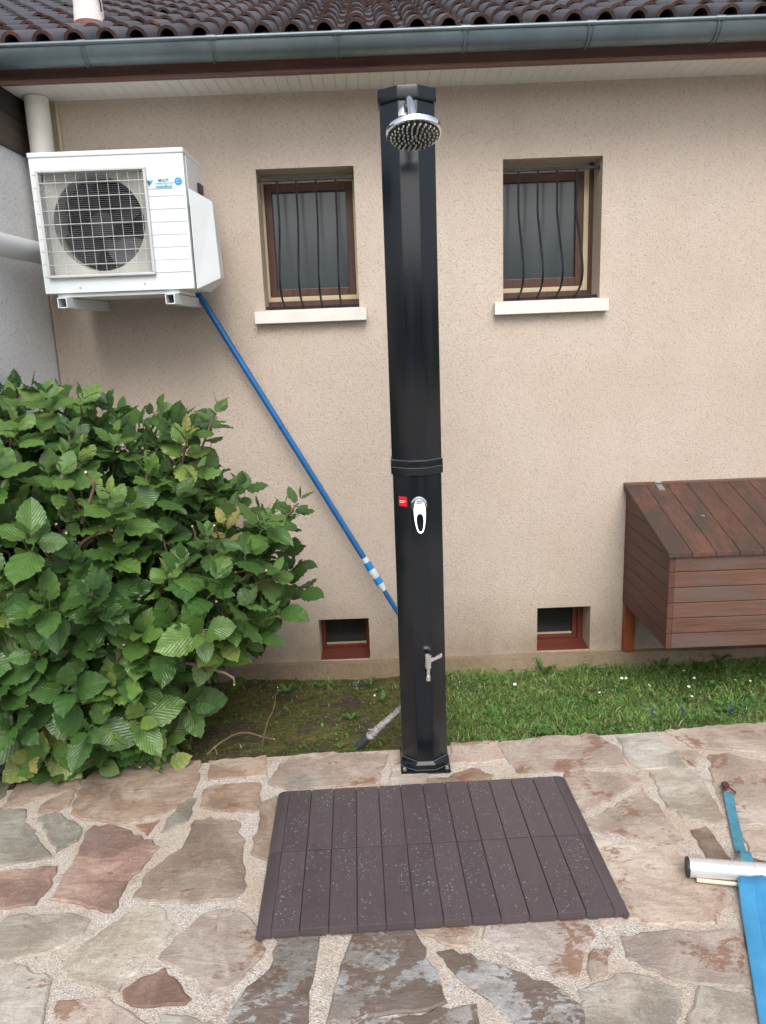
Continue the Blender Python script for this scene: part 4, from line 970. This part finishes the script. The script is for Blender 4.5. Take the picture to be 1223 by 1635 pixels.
for x in (1.255, 2.4):
    h = MB(); y_a, y_b = by1-0.075, by1-0.018; z_a, z_b = zline(y_a)+0.0225, zline(y_b)+0.0225
    h.hexa([(x-0.014, y_a, z_a), (x+0.014, y_a, z_a), (x+0.014, y_b, z_b), (x-0.014, y_b, z_b), (x-0.014, y_a, z_a+0.003), (x+0.014, y_a, z_a+0.003), (x+0.014, y_b, z_b+0.003), (x-0.014, y_b, z_b+0.003)])
    h.tube([(x-0.014, by1-0.016, zr+0.027), (x+0.014, by1-0.016, zr+0.027)], 0.0045, 8); part('hinge', h, M['hinge'], gb)
for x in (1.345, 1.63):
    k = MB(); yy = by0+0.25; k.lathe([(0.008, 0), (0.008, 0.002), (0.004, 0.003)], (x, yy, zline(yy)+0.0225), (0, -0.28, 0.96), 10); part('screw', k, M['steel'], gb)
for x in (bx0+0.004, bx1-0.06):
    k = MB(); k.box((x, 3.4135, -0.031), (x+0.050, by1+0.006, bz0+0.3)); part('leg', k, M['post'], gb, 0.003)
for x in (bx1-0.3, ):
    k = MB(); k.box((x, by0+0.022, bz0-0.26), (x+0.05, by0+0.07, bz0+0.2)); part('leg', k, M['post'], gb, 0.003)

# ------------------------------------------------------------------ hose stub by the column
hs_ = thing('hose_stub', 'dark pipe end wrapped in crinkled clear plastic sloping up to the column foot', 'hose', (-0.14, 2.64, -0.05))
q = MB(); q.tube([(-0.165, 2.675, -0.085), (-0.13, 2.64, -0.03), (-0.075, 2.60, 0.045)], 0.0135, 14); part('pipe', q, M['conduit'], hs_, 0, True)
q = MB(); pts = []; rs = []
for k in range(22):
    f = k/21; pts.append(Vector((-0.085, 2.605, 0.030)).lerp(Vector((0.052, 2.562, 0.178)), f)); rs.append((0.0155-0.006*f)*(1+0.08*math.sin(k*2.4)+random.uniform(-0.12, 0.12)))
q.tube(pts, rs, 14); q.tube([(-0.062, 2.59, 0.062), (-0.085, 2.575, 0.079)], [0.004, 0.002], 6); part('plastic_wrap', q, M['film'], hs_, 0, True)

# ------------------------------------------------------------------ pool cover at lower right
pc = thing('pool_cover', 'bright blue pool cover with aluminium tube and teal strap on the paving', 'pool cover', (1.0, 1.80, 0))
td = Vector((0.195, -0.036, 0)).normalized(); T0 = Vector((0.806, 1.836, 0.031)); T1 = T0+td*1.6
q = MB(); q.tube([T0, T1], 0.0265, 24); tube_ = part('roller_tube', q, M['alu'], pc, 0, True)
q = MB(); q.tube([T0-td*0.006, T0-td*0.0005], 0.0272, 24); part('end_cap', q, M['blackcap'], tube_)
q = MB(); ss = T0+td*0.165; q.tube([ss, ss+td*0.003], 0.0270, 24); part('joint_line', q, M['ac_grey'], tube_)
q = MB(); q.tube([T0+Vector((0.012, -0.028, -0.020)), T0+td*0.115+Vector((0.006, -0.030, -0.020))], 0.0058, 10); part('rod', q, M['ivory'], pc, 0, True)
q = MB(); a_ = T0+td*0.115+Vector((0.003, -0.030, -0.021)); q.hexa([a_+Vector(v) for v in ((0, -0.010, -0.008), (0.034, -0.016, -0.008), (0.034, 0.006, -0.008), (0, 0.008, -0.008), (0, -0.010, 0.008), (0.034, -0.016, 0.008), (0.034, 0.006, 0.008), (0, 0.008, 0.008))]); part('rod_clip', q, M['blackcap'], pc, 0.002)
# cover sheet: grid with an edge hem, a long fold and small ripples
q = MB(); vs = []; fs = []; NU, NV = 40, 46
e0 = T0+td*0.118+Vector((0, -0.030, 0)); ed = Vector((-0.144, -0.418, 0)).normalized()
for j in range(NV+1):
    for i in range(NU+1):
        u = (i/NU)**1.5*1.3; v = j/NV*1.9; p = e0+td*u+ed*v
        crest = 0.052+0.02*v
        z = 0.006+0.010*math.exp(-((u-crest)/0.010)**2)*max(0.15, 1-v*0.9)+0.008*math.exp(-((u-0.13-0.05*v)/0.03)**2)+0.004*math.sin(u*17+v*6)*math.sin(v*9)*min(1, u*8)
        z += 0.012*max(0, 1-v/0.05)+max(0, 0.02*(1-v/0.10))
        vs.append((p.x, p.y, z))
for j in range(NV):
    for i in range(NU): a = j*(NU+1)+i; fs.append((a, a+1, a+NU+2, a+NU+1))
q.add(vs, fs)
me = q.mesh('cover_sheet', M['tarp'], ORG[pc.name], smooth=True)
cs = link('cover_sheet', me, pc); mdf = cs.modifiers.new('thick', 'SOLIDIFY'); mdf.thickness = 0.003; mdf.offset = 0
hem = MB(); hv = []; hf = []
for j in range(NV+1):
    v = j/NV*1.9; p = e0+ed*v
    for u_, z_ in ((-0.004, 0.005), (-0.003, 0.011), (0.002, 0.0135), (0.034, 0.0125+0.003*math.sin(v*8)), (0.037, 0.010), (0.036, 0.004)):
        pp = p+td*u_; hv.append((pp.x, pp.y, z_+0.0015+max(0, 0.02*(1-v/0.10))))
for j in range(NV):
    for i in range(5): a = j*6+i; hf.append((a, a+1, a+7, a+6))
hem.add(hv, hf); part('hem', hem, M['tarp'], pc, 0, True)
# strap over the tube to the peg
sp0, sp1 = Vector((0.972, 1.862, 0)), Vector((1.0775, 2.196, 0)); sdv = (sp1-sp0).normalized(); sn = Vector((sdv.y, -sdv.x, 0))*0.0145
pr = [(-0.075, 0.020), (-0.05, 0.052), (-0.024, 0.0600), (0.0, 0.052), (0.02, 0.035), (0.05, 0.012), (0.09, 0.004), (0.2, 0.0055), (0.28, 0.004), ((sp1-sp0).length, 0.012)]
q = MB(); vs = []; fs = []
for s_, z_ in pr:
    c0 = sp0+sdv*s_; vs += [tuple(c0-sn+Vector((0, 0, z_+0.0016))), tuple(c0+sn+Vector((0, 0, z_+0.0016))), tuple(c0+sn+Vector((0, 0, z_-0.0004))), tuple(c0-sn+Vector((0, 0, z_-0.0004)))]
for i in range(len(pr)-1): fs += [(4*i+k, 4*i+(k+1) % 4, 4*i+4+(k+1) % 4, 4*i+4+k) for k in range(4)]
q.add(vs, fs); part('strap', q, M['strap'], pc, 0, True)
pg = thing('ground_anchor', 'rusty brown anchor ring and peg holding the end of the teal strap', 'anchor', (1.082, 2.214, 0))
q = MB(); q.lathe([(0.007, -0.02), (0.007, 0.016), (0.0125, 0.016), (0.0130, 0.021), (0.009, 0.026), (0.003, 0.028)], (1.083, 2.232, 0), (0, 0, 1), 14); part('peg', q, M['rust'], pg, 0, True)
q = MB(); q.tube([(1.083+dx, 2.210+dy, 0.011) for dx, dy in ((0.004, 0.026), (0.014, 0.012), (0.020, -0.010), (0.016, -0.016), (-0.017, -0.010), (-0.020, -0.006), (-0.008, 0.014), (-0.004, 0.026))], 0.0026, 8); part('ring', q, M['rust'], pg, 0, True)

# ------------------------------------------------------------------ hydrangea
hy = thing('hydrangea_bush', 'big leafy green hydrangea bush growing between terrace and annex wall', 'bush', (-1.05, 2.85, -0.06))
HO = ORG[hy.name]
def leaf_variant(seed, w_=0.66):
    rr = random.Random(seed); fold = rr.uniform(0.10, 0.34); droop = rr.uniform(0.08, 0.42); twist = rr.uniform(-0.25, 0.25); rip = rr.uniform(0.02, 0.05)
    nL, nW = 13, 3; vs = []; uvs = []; fs = []
    for i in range(nL+1):
        t_ = i/nL
        half = w_/2*(math.sin(math.pi*min(1, t_**0.80))**0.72)*(1-0.16*t_) if 0 < t_ < 1 else 0.004
        if t_ > 0.86: half *= (1-(t_-0.86)/0.14*0.35)
        for j in range(-nW, nW+1):
            u = j/nW; ser = 1.0
            if abs(j) == nW: ser = 1.0+(0.055 if i % 2 else -0.045)
            x = half*u*ser; y = t_-(0.030*(1-abs(u)) if 0 < i < nL else 0)+(0.05*abs(u)*(1-t_))
            z = fold*abs(x)-droop*(t_**1.8)*0.55-0.45*abs(x)**2*1.3+rip*math.sin(t_*26-abs(u)*3)*abs(u)+twist*x*t_
            vs.append((x, y, z)); uvs.append((half*u/w_*2, t_))
    W_ = 2*nW+1
    for i in range(nL):
        for j in range(2*nW): a = i*W_+j; fs.append((a, a+1, a+W_+1, a+W_))
    o = len(vs); vs += [(-0.016, -0.13, 0.03), (0.016, -0.13, 0.03), (0.014, 0.01, 0), (-0.014, 0.01, 0)]; uvs += [(0, 0), (0, 0), (0, 0.01), (0, 0.01)]; fs.append((o, o+1, o+2, o+3))
    return vs, uvs, fs
def mesh_uv(name, vs, uvs, fs, mat, tone=None):
    me = bpy.data.meshes.new(name); me.from_pydata(vs, [], fs); me.materials.append(mat)
    uvl = me.uv_layers.new(name='UVMap'); li = np.empty(len(me.loops), dtype=np.int32); me.loops.foreach_get('vertex_index', li)
    uvl.data.foreach_set('uv', np.asarray(uvs, dtype=np.float32)[li].ravel())
    if tone is not None:
        at_ = me.attributes.new('tone', 'FLOAT', 'POINT'); at_.data.foreach_set('value', np.asarray(tone, dtype=np.float32))
    me.polygons.foreach_set('use_smooth', [True]*len(me.polygons)); me.update(); return me
LV = [leaf_variant(s, w_) for s, w_ in ((1, 0.76), (2, 0.82), (3, 0.72), (4, 0.86), (5, 0.78), (6, 0.70), (7, 0.84), (8, 0.74))]
LM = [mesh_uv('leaf', v, u, f, M['leaf']) for v, u, f in LV]
# silhouette of the bush in X-Z at about Y 2.72
SIL = [(-2.3, -0.05), (-2.35, 0.8), (-2.1, 1.25), (-1.7, 1.37), (-1.38, 1.37), (-1.15, 1.34), (-0.94, 1.285), (-0.80, 1.235), (-0.66, 1.20), (-0.64, 1.07), (-0.60, 0.965), (-0.48, 0.93), (-0.37, 0.86), (-0.35, 0.74), (-0.38, 0.57), (-0.50, 0.46), (-0.64, 0.36), (-0.72, 0.24), (-0.76, 0.10), (-0.86, -0.01)]
def dist_edge(x, z):
    best = 9
    for (xa, za), (xb, zb) in zip(SIL, SIL[1:]):
        d = Vector((xb-xa, zb-za)); p = Vector((x-xa, z-za)); t_ = max(0, min(1, p.dot(d)/d.dot(d))); best = min(best, (p-d*t_).length)
    return best
def front_y(x, z):
    d = dist_edge(x, z); q = min(1, d/0.48); t_ = math.sqrt(max(0, 1-(1-q)**2)); y = 2.74-0.40*t_
    if z < 0.35: y = max(y, edge_y(x)-0.06+0.25*(0.35-z))
    return y
shoots = []
def try_add(x, y, z, ax, size, tone, layer, md):
    for s in shoots:
        if s[6] == layer and (s[0]-Vector((x, y, z))).length < md: return
    shoots.append((Vector((x, y, z)), ax.normalized(), size, tone, random.uniform(0, 6.28), random.choice((3, 3, 4)), layer))
# shoots one can pick out in the photograph, on the front of the bush
for (x, y, z), ax, size, tone in (
    ((-1.225, 2.36, 0.40), (-0.1, -0.8, 0.55), 0.150, 0.40), ((-0.865, 2.42, 0.165), (0.25, -0.75, 0.6), 0.140, 0.72), ((-0.555, 2.46, 0.50), (0.45, -0.6, 0.65), 0.112, 0.78),
    ((-0.56, 2.68, 1.27), (0.35, -0.2, 0.9), 0.085, 0.5), ((-0.30, 2.72, 0.92), (0.55, -0.2, 0.8), 0.095, 0.42), ((-0.40, 2.56, 0.90), (0.35, -0.55, 0.7), 0.11, 0.55),
    ((-0.90, 2.30, 0.76), (0.1, -0.75, 0.65), 0.135, 0.34), ((-0.66, 2.40, 0.80), (0.2, -0.7, 0.7), 0.12, 0.30), ((-1.25, 2.33, 0.66), (0.3, -0.85, 0.2), 0.155, 0.66),
    ((-0.86, 2.34, 1.00), (0, -0.5, 0.85), 0.105, 0.62), ((-1.28, 2.35, 0.98), (0.3, -0.8, 0.4), 0.13, 0.7), ((-0.98, 2.40, 1.16), (0.1, -0.5, 0.85), 0.095, 0.45), ((-1.05, 2.36, 0.10), (-0.1, -0.8, 0.4), 0.13, 0.45),
    ((-0.70, 2.38, 0.60), (0.3, -0.7, 0.6), 0.12, 0.32), ((-1.18, 2.34, 0.12), (-0.2, -0.85, 0.4), 0.145, 0.40), ((-0.80, 2.44, 0.03), (0.2, -0.8, 0.35), 0.115, 0.9)):
    shoots.append((Vector((x, y, z)), Vector(ax).normalized(), size, tone, random.uniform(0, 6.28), 3, 0))
for k in range(5200):
    x, z = random.uniform(-1.95, -0.25), random.uniform(-0.02, 1.38)
    if not pip(x, z, SIL): continue
    if z < 0.32 and random.random() < 0.97 and math.sin(x*23)+math.sin(z*31+x*9) > 0.2: continue
    y = front_y(x, z)+random.uniform(-0.05, 0.05)
    e = 0.03; gx = (front_y(x+e, z)-front_y(x-e, z))/(2*e); gz_ = (front_y(x, z+e)-front_y(x, z-e))/(2*e)
    nrm_ = Vector((gx, -1, gz_)).normalized(); ax = (nrm_*0.75+Vector((0, 0, 0.62))+Vector((random.gauss(0, 0.2), random.gauss(0, 0.2), random.gauss(0, 0.15))))
    size = 0.100+0.045*max(0, min(1, (0.9-z)/0.8))+random.uniform(-0.012, 0.022); tone = min(0.95, max(0.0, random.gauss(0.45, 0.19)+0.10*(z > 1.05)))
    if random.random() < 0.06: tone = random.uniform(0.75, 1.0)
    try_add(x+random.gauss(0, 0.02), y-max(0, random.gauss(0, 0.05)), z+random.gauss(0, 0.02), ax, size, tone, 1, 0.122)
for k in range(3000):          # inner, rear and crown shoots
    x, z = random.uniform(-1.95, -0.30), random.uniform(0.02, 1.36)
    if not pip(x, z, SIL): continue
    y = front_y(x, z); y = y+random.uniform(0.12, 0.30) if random.random() < 0.5 else random.uniform(y+0.1, min(3.2, 5.48-y))
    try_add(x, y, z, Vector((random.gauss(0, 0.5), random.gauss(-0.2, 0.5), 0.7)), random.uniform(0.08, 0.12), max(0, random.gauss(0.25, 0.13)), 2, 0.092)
leaves = []
for pos, ax, size, tone, ph0, npair, layer in shoots:
    u = ax.orthogonal().normalized(); v = ax.cross(u)
    for k in range(npair+1):
        tip = k == npair
        for s in (0, 1):
            an = ph0+k*math.pi/2+s*math.pi+random.gauss(0, 0.22)
            rad = u*math.cos(an)+v*math.sin(an)
            el_ = R(8)+R(17)*k+random.gauss(0, 0.14) if not tip else R(66)
            d = (rad*math.cos(el_)+ax*math.sin(el_)).normalized()
            ln_ = size*(1.0-0.10*k)*random.choice((0.6, 0.8, 0.95, 1.0, 1.1, 1.2))*random.uniform(0.92, 1.08) if not tip else size*0.58
            if layer and z < 0.2: pass
            nrm_ = (ax*0.8+Vector((0, 0, 0.35))-rad*0.15*math.sin(el_)+Vector((random.gauss(0, .13), random.gauss(0, .13), random.gauss(0, .1)))).normalized()
            xax = d.cross(nrm_).normalized(); zax = xax.cross(d).normalized()
            base = pos-ax*(0.030*(npair-k))+d*ln_*0.13
            m = Matrix(((xax.x, d.x, zax.x, base.x), (xax.y, d.y, zax.y, base.y), (xax.z, d.z, zax.z, base.z), (0, 0, 0, 1))) @ Matrix.Diagonal((ln_, ln_, ln_, 1))
            if tip: m = m @ Matrix.Diagonal((0.7, 1, 1, 1))
            tp_ = m @ Vector((0, 1, 0))
            if tp_.z < -0.02 or (tp_.z < 0.12 and tp_.y < edge_y(tp_.x)-0.07): continue
            tn = min(1, max(0, tone+random.gauss(0, 0.07)+(0.10 if tip else 0)))
            c_ = m @ Vector((0, 0.5, 0))
            vx = (c_.x)/(c_.y)          # roughly inside the photographed field
            score = ln_/c_.y*(1.0 if layer < 2 else 0.35)*(1 if -0.55 < vx else 0.2)-0.03*(c_.y-front_y(min(-0.3, c_.x), max(0, c_.z)))
            leaves.append((score, m, tn, random.randrange(len(LV))))
leaves.sort(key=lambda q: -q[0])
for sc_, m, tn, k in leaves[:298]:
    o = link('leaf', LM[k], hy); o.matrix_local = Matrix.Translation(-HO) @ m; o['tone'] = tn
bv, bu, bf, bt_ = [], [], [], []
for sc_, m, tn, k in leaves[298:]:
    v, u, f = LV[k]; o = len(bv); bv += [tuple((m @ Vector(p))-HO) for p in v]; bu += u; bt_ += [tn]*len(v); bf += [tuple(i+o for i in q) for q in f]
o_ = link('foliage', mesh_uv('foliage', bv, bu, bf, M['leaf_mass'], bt_), hy); o_['kind'] = 'stuff'
print('leaves', len(leaves), 'shoots', len(shoots))
# stems
def stem(p0, p1, r0, r1, bend, cut=False):
    p0, p1 = Vector(p0), Vector(p1); n = 7; pts = []; rs = []
    off_ = Vector((random.gauss(0, bend), random.gauss(0, bend), random.gauss(0, bend*0.6)))
    for k in range(n+1):
        f = k/n; pts.append(p0.lerp(p1, f)+off_*math.sin(math.pi*f)+Vector((0, 0, min(0.10, 0.14*(p1-p0).length)*math.sin(math.pi*f)))+Vector((random.gauss(0, 1), random.gauss(0, 1), random.gauss(0, 1)))*0.004); rs.append(r0+(r1-r0)*f)
    mb = MB(); mb.tube(pts, rs, 7)
    if cut:
        d = (pts[-1]-pts[-2]).normalized(); mb.tube([pts[-1]-d*0.001, pts[-1]+d*0.0022], r1*1.03, 7, 1)
    part('stem', mb, [M['bark'], M['cut']], hy, 0, True)
cand = [s for s in shoots if s[6] < 2]; random.shuffle(cand)
for s in cand[:70]:
    b = Vector((random.uniform(-1.35, -0.82), random.uniform(2.72, 3.0), -0.08)); b.x += 0.25*(s[0].x+1.0)
    stem(b, s[0]-s[1]*0.02, random.uniform(0.006, 0.011), 0.0035, 0.05)
for k in range(46):            # bare pruned twigs showing at the front
    x, z = random.uniform(-1.35, -0.40), random.uniform(0.05, 1.0)
    if not pip(x, z, SIL): continue
    y = front_y(x, z)+random.uniform(-0.02, 0.05); d = Vector((random.gauss(0.15, 0.35), random.uniform(-0.4, 0.1), random.uniform(0.3, 1.0))).normalized()
    stem(Vector((x, y+0.10, z))-d*random.uniform(0.12, 0.2), (x, y, z), random.uniform(0.004, 0.007), 0.0036, 0.012, True)
for p0, p1, r_ in (((-0.70, 2.62, -0.03), (-0.46, 2.70, -0.02), 0.004), ((-0.50, 2.66, -0.03), (-0.42, 2.66, 0.22), 0.0026), ((-0.95, 2.50, 0.02), (-0.80, 2.44, -0.02), 0.006), ((-1.12, 2.45, 0.10), (-0.90, 2.46, 0.02), 0.006), ((-0.75, 2.5, 0.4), (-0.52, 2.44, 0.34), 0.006),
                   ((-1.30, 2.44, 0.55), (-1.18, 2.36, 0.80), 0.008), ((-1.05, 2.42, 0.72), (-0.85, 2.34, 0.93), 0.007), ((-0.60, 2.5, 0.62), (-0.40, 2.5, 0.72), 0.007), ((-0.95, 2.36, 0.95), (-0.90, 2.30, 1.12), 0.006)):
    stem(p0, p1, r_, r_*0.65, 0.02, True)

# ------------------------------------------------------------------ grass and small plants
def blades(name, pts, hts, wid, tones, mat, lean=0.45):
    n = len(pts); p = np.asarray(pts); h = np.asarray(hts)[:, None]; an = rng.uniform(0, 2*np.pi, n); wv = np.stack([np.cos(an), np.sin(an), np.zeros(n)], 1)*np.asarray(wid)[:, None]
    ln_ = rng.normal(0, lean, (n, 2)); dirv = np.concatenate([ln_, np.ones((n, 1))], 1); dirv /= np.linalg.norm(dirv, axis=1)[:, None]
    bend = np.concatenate([ln_*0.8, -0.25*np.ones((n, 1))*np.linalg.norm(ln_, axis=1)[:, None]], 1)
    mid = p+dirv*h*0.55; tip = p+dirv*h+bend*h*0.5
    V = np.empty((n, 5, 3)); V[:, 0] = p-wv; V[:, 1] = p+wv; V[:, 2] = mid-wv*0.8; V[:, 3] = mid+wv*0.8; V[:, 4] = tip
    b = np.arange(n)[:, None]*5
    tri = np.concatenate([b+np.array([[0, 1, 3]]), b+np.array([[0, 3, 2]]), b+np.array([[2, 3, 4]])], 1).reshape(-1, 3)
    me = bpy.data.meshes.new(name); me.vertices.add(5*n); me.vertices.foreach_set('co', V.reshape(-1).astype(np.float32))
    me.loops.add(tri.size); me.loops.foreach_set('vertex_index', tri.ravel().astype(np.int32)); me.polygons.add(len(tri))
    me.polygons.foreach_set('loop_start', np.arange(0, tri.size, 3, dtype=np.int32)); me.update(calc_edges=True)
    at_ = me.attributes.new('tone', 'FLOAT', 'POINT'); at_.data.foreach_set('value', np.repeat(np.asarray(tones), 5).astype(np.float32))
    me.materials.append(mat); o = link(name, me); o['kind'] = 'stuff'; return o
pts, hts, wid, tn = [], [], [], []
def patch(x, y): return 0.5+0.5*math.sin(x*6.3+1.2*math.sin(y*5))*math.sin(y*8+1.5*math.sin(x*4))
while len(pts) < 42000:
    x = random.uniform(-0.75, 2.9); y0 = edge_y(x)
    y = random.uniform(y0-0.004, 3.42)
    dens = max(0.0, min(1, (x-0.12)/0.30)) if x > 0.0 else 0.0
    f = (y-y0)/(3.42-y0)
    dens = max(dens, 0.13*patch(x, y), 0.35*(f > 0.72)*patch(x*2, y) if x > -0.5 else 0)
    if random.random() > dens*(0.35+0.65*patch(x*1.7+4, y*1.3)): continue
    pts.append((x, y, lawn_z(x, y)-0.004)); tall = 1+0.9*(random.random() < 0.05)+0.5*(f > 0.85)+0.9*(f < 0.05 and random.random() < 0.4)
    hts.append(random.uniform(0.012, 0.034)*(0.6+0.7*patch(x*2.6, y*2.1+2))*tall*(0.6 if x < 0.15 else 1)); wid.append(random.uniform(0.0012, 0.0026)); tn.append(min(1, max(0, random.gauss(0.40+0.22*patch(x*2.1+1, y*2.3), 0.22))))
blades('grass', pts, hts, wid, tn, M['grass'])
pts, hts, wid, tn = [], [], [], []
while len(pts) < 9000:
    x = random.uniform(-1.2, 0.35); y = random.uniform(edge_y(x)+0.004, 3.41)
    if random.random() > 0.2+0.8*patch(x*1.5+2, y*1.4): continue
    pts.append((x, y, lawn_z(x, y)-0.003)); hts.append(random.uniform(0.006, 0.014)); wid.append(random.uniform(0.0015, 0.003)); tn.append(random.random())
mossm = grass_mat('moss_tips', (0.032, 0.040, 0.008, 1), (0.075, 0.080, 0.014, 1), (0.13, 0.12, 0.03, 1)); blades('moss', pts, hts, wid, tn, mossm, 0.8)
gv, gf_, gt_ = [], [], []
for k in range(6500):        # small round leaves of clover and other ground cover
    x = random.uniform(-0.6, 2.6)
    if x < 0.2 and random.random() > 0.25: continue
    e0_ = edge_y(x); y = e0_+0.01+(3.40-e0_)*random.random()**1.25
    if random.random() > patch(x*2+1, y*2.4+3)+0.15: continue
    r_ = random.uniform(0.003, 0.0075); z = lawn_z(x, y)+random.uniform(0.008, 0.038)*(0.4 if x < 0.2 else 1); mtx = Euler((random.gauss(0, 0.5), random.gauss(0, 0.5), random.uniform(0, 6.28))).to_matrix(); o = len(gv); tt_ = min(1, max(0, random.gauss(0.30, 0.25)))
    for q in range(6):
        a_ = 6.283*q/6; gv.append(tuple(Vector((x, y, z))+mtx @ Vector((r_*1.3*math.cos(a_), r_*math.sin(a_), 0.12*r_*math.cos(2*a_))))); gt_.append(tt_)
    gf_.append(tuple(range(o, o+6)))
o_ = link('clover', mesh_uv('clover', gv, [(0, 0)]*len(gv), gf_, M['weed'], gt_)); o_['kind'] = 'stuff'
# leafy weeds (dandelion and plantain rosettes)
def weed_mesh(seed, n, ln_, w_, upright, lobed):
    rr = random.Random(seed); vs = []; fs = []; uv = []
    for k in range(n):
        an = 6.283*k/n+rr.uniform(-0.4, 0.4); L_ = ln_*rr.uniform(0.6, 1.1); e0 = R(upright)*rr.uniform(0.7, 1.2); m = 9; o = len(vs)
        c, s = math.cos(an), math.sin(an); tw = rr.uniform(-0.3, 0.3)
        for i in range(m+1):
            f = i/m; el_ = e0-f*R(48); rad = L_*(f*math.cos(e0)*0.9+0.1*f); z = L_*(f*math.sin(e0)-0.42*f*f*math.sin(e0))
            h = w_*L_*(math.sin(math.pi*min(1, 0.10+f*0.9)))*(0.35+0.65*f); 
            if lobed and i % 2: h *= 0.45
            if i == m: h = 0.0006
            for q in (-1, 0, 1): vs.append((rad*c-q*h*s, rad*s+q*h*c, z+abs(q)*h*0.35+q*h*tw)); uv.append((q, f))
        for i in range(m):
            for j in range(2): a = o+i*3+j; fs.append((a, a+1, a+4, a+3))
    return mesh_uv('weed', vs, uv, fs, M['weed'], [rr.random() for _ in vs])
wms = [weed_mesh(1, 7, 0.13, 0.16, 62, True), weed_mesh(2, 9, 0.075, 0.26, 42, False), weed_mesh(3, 6, 0.10, 0.20, 70, True), weed_mesh(4, 10, 0.06, 0.20, 50, True)]
for i, (x, y, k, s, lab) in enumerate(((0.742, 3.37, 0, 1.05, 'tall serrated dandelion leaves in front of the right basement window'), (0.60, 2.70, 1, 0.9, 'broad leaved weed at the paving edge just right of the column'), (0.70, 2.69, 3, 0.9, 'small weed rosette second from the column along the paving edge'),
        (0.86, 3.00, 1, 0.8, 'pale broad leaved weed alone in the middle of the lawn'), (1.30, 3.38, 0, 0.8, 'dandelion clump against the footing under the wooden box'), (1.47, 3.40, 2, 0.8, 'upright weed under the box front, right of the dandelion clump'),
        (1.58, 3.40, 0, 0.95, 'rightmost tall dandelion clump under the wooden box'), (0.95, 3.38, 2, 0.7, 'slim upright weed at the footing left of the wooden box'), (1.25, 2.98, 2, 0.75, 'upright weed beside daisies in the right part of lawn'), (1.38, 2.86, 1, 1.0, 'long leaved plantain near violets at right of lawn'),
        (-0.166, 2.91, 3, 1.1, 'spiky green weed rosette alone on the mossy soil'), (-0.32, 3.30, 3, 1.0, 'low weed at the footing below the left basement window'), (-0.47, 3.26, 1, 0.8, 'low weed at the footing beside the hydrangea'), (-0.03, 3.10, 2, 0.85, 'leafy weed touching the left side of the column'), (-0.09, 3.27, 0, 0.7, 'weed at the footing under right edge of the left basement window'), (-0.20, 2.66, 3, 0.7, 'small weed sprouting at the foot of the plastic wrapped pipe'), (1.05, 2.74, 3, 0.9, 'weed at the paving edge below the violets'), (0.42, 2.66, 1, 0.6, 'tiny weed hugging the right foot of the column'))):
    o = link('weed', wms[k], None, (x, y, lawn_z(x, y)-0.004)); o.scale = (s, s, s); o.rotation_euler = (0, 0, random.uniform(0, 6))
    tag(o, lab, 'weed', 'weeds in the lawn')
# daisies
dv = MB(); 
for k in range(12):
    a_ = 6.283*k/12; c, s = math.cos(a_), math.sin(a_); r0, r1, hw_ = 0.0025, 0.0092, 0.0021
    dv.add([(r0*c-hw_*0.5*s, r0*s+hw_*0.5*c, 0.030), (r0*c+hw_*0.5*s, r0*s-hw_*0.5*c, 0.030), (r1*c+hw_*s, r1*s-hw_*c, 0.0315), (r1*c-hw_*s, r1*s+hw_*c, 0.0315)], [(0, 1, 2, 3)], 0)
dv.lathe([(0.0032, 0.029), (0.0034, 0.0315), (0.002, 0.033)], (0, 0, 0), (0, 0, 1), 8, 1); dv.tube([(0, 0, -0.01), (0, 0, 0.0295)], 0.0007, 5, 2)
dm = dv.mesh('daisy', [M['petal'], M['yolk'], M['weed']], fix=False)
for (x, y) in DAISY:
    o = link('daisy', dm, None, (x, y-0.03, lawn_z(x, y)+0.024)); o.rotation_euler = (random.gauss(0.55, 0.2), random.gauss(0, 0.25), random.uniform(0, 6)); s = random.uniform(0.5, 0.8); o.scale = (s, s, s)
    tag(o, 'small white daisy flower standing in the lawn grass', 'daisy', 'white daisies in the lawn')
vm_ = MB()
for k in range(9):
    a_ = 2.4*k; z = 0.02+0.005*k; vm_.add([(0, 0, z), (0.009*math.cos(a_-0.4), 0.009*math.sin(a_-0.4), z+0.004), (0.013*math.cos(a_), 0.013*math.sin(a_), z+0.002), (0.009*math.cos(a_+0.4), 0.009*math.sin(a_+0.4), z+0.004)], [(0, 1, 2, 3)])
vm_.tube([(0, 0, -0.01), (0, 0, 0.055)], 0.0012, 5, 1); vmm = vm_.mesh('bugle_flower', [M['violet'], M['weed']], fix=False)
for (x, y), lab in zip(((1.035, 2.775), (1.165, 2.80), (1.345, 2.77)), ('violet flower spike nearest the shower column', 'pale violet flower spike between the other two', 'violet flower spike farthest right in the lawn')):
    o = link('violet_flower', vmm, None, (x, y, lawn_z(x, y))); tag(o, lab, 'flower', 'violet flowers in the lawn')
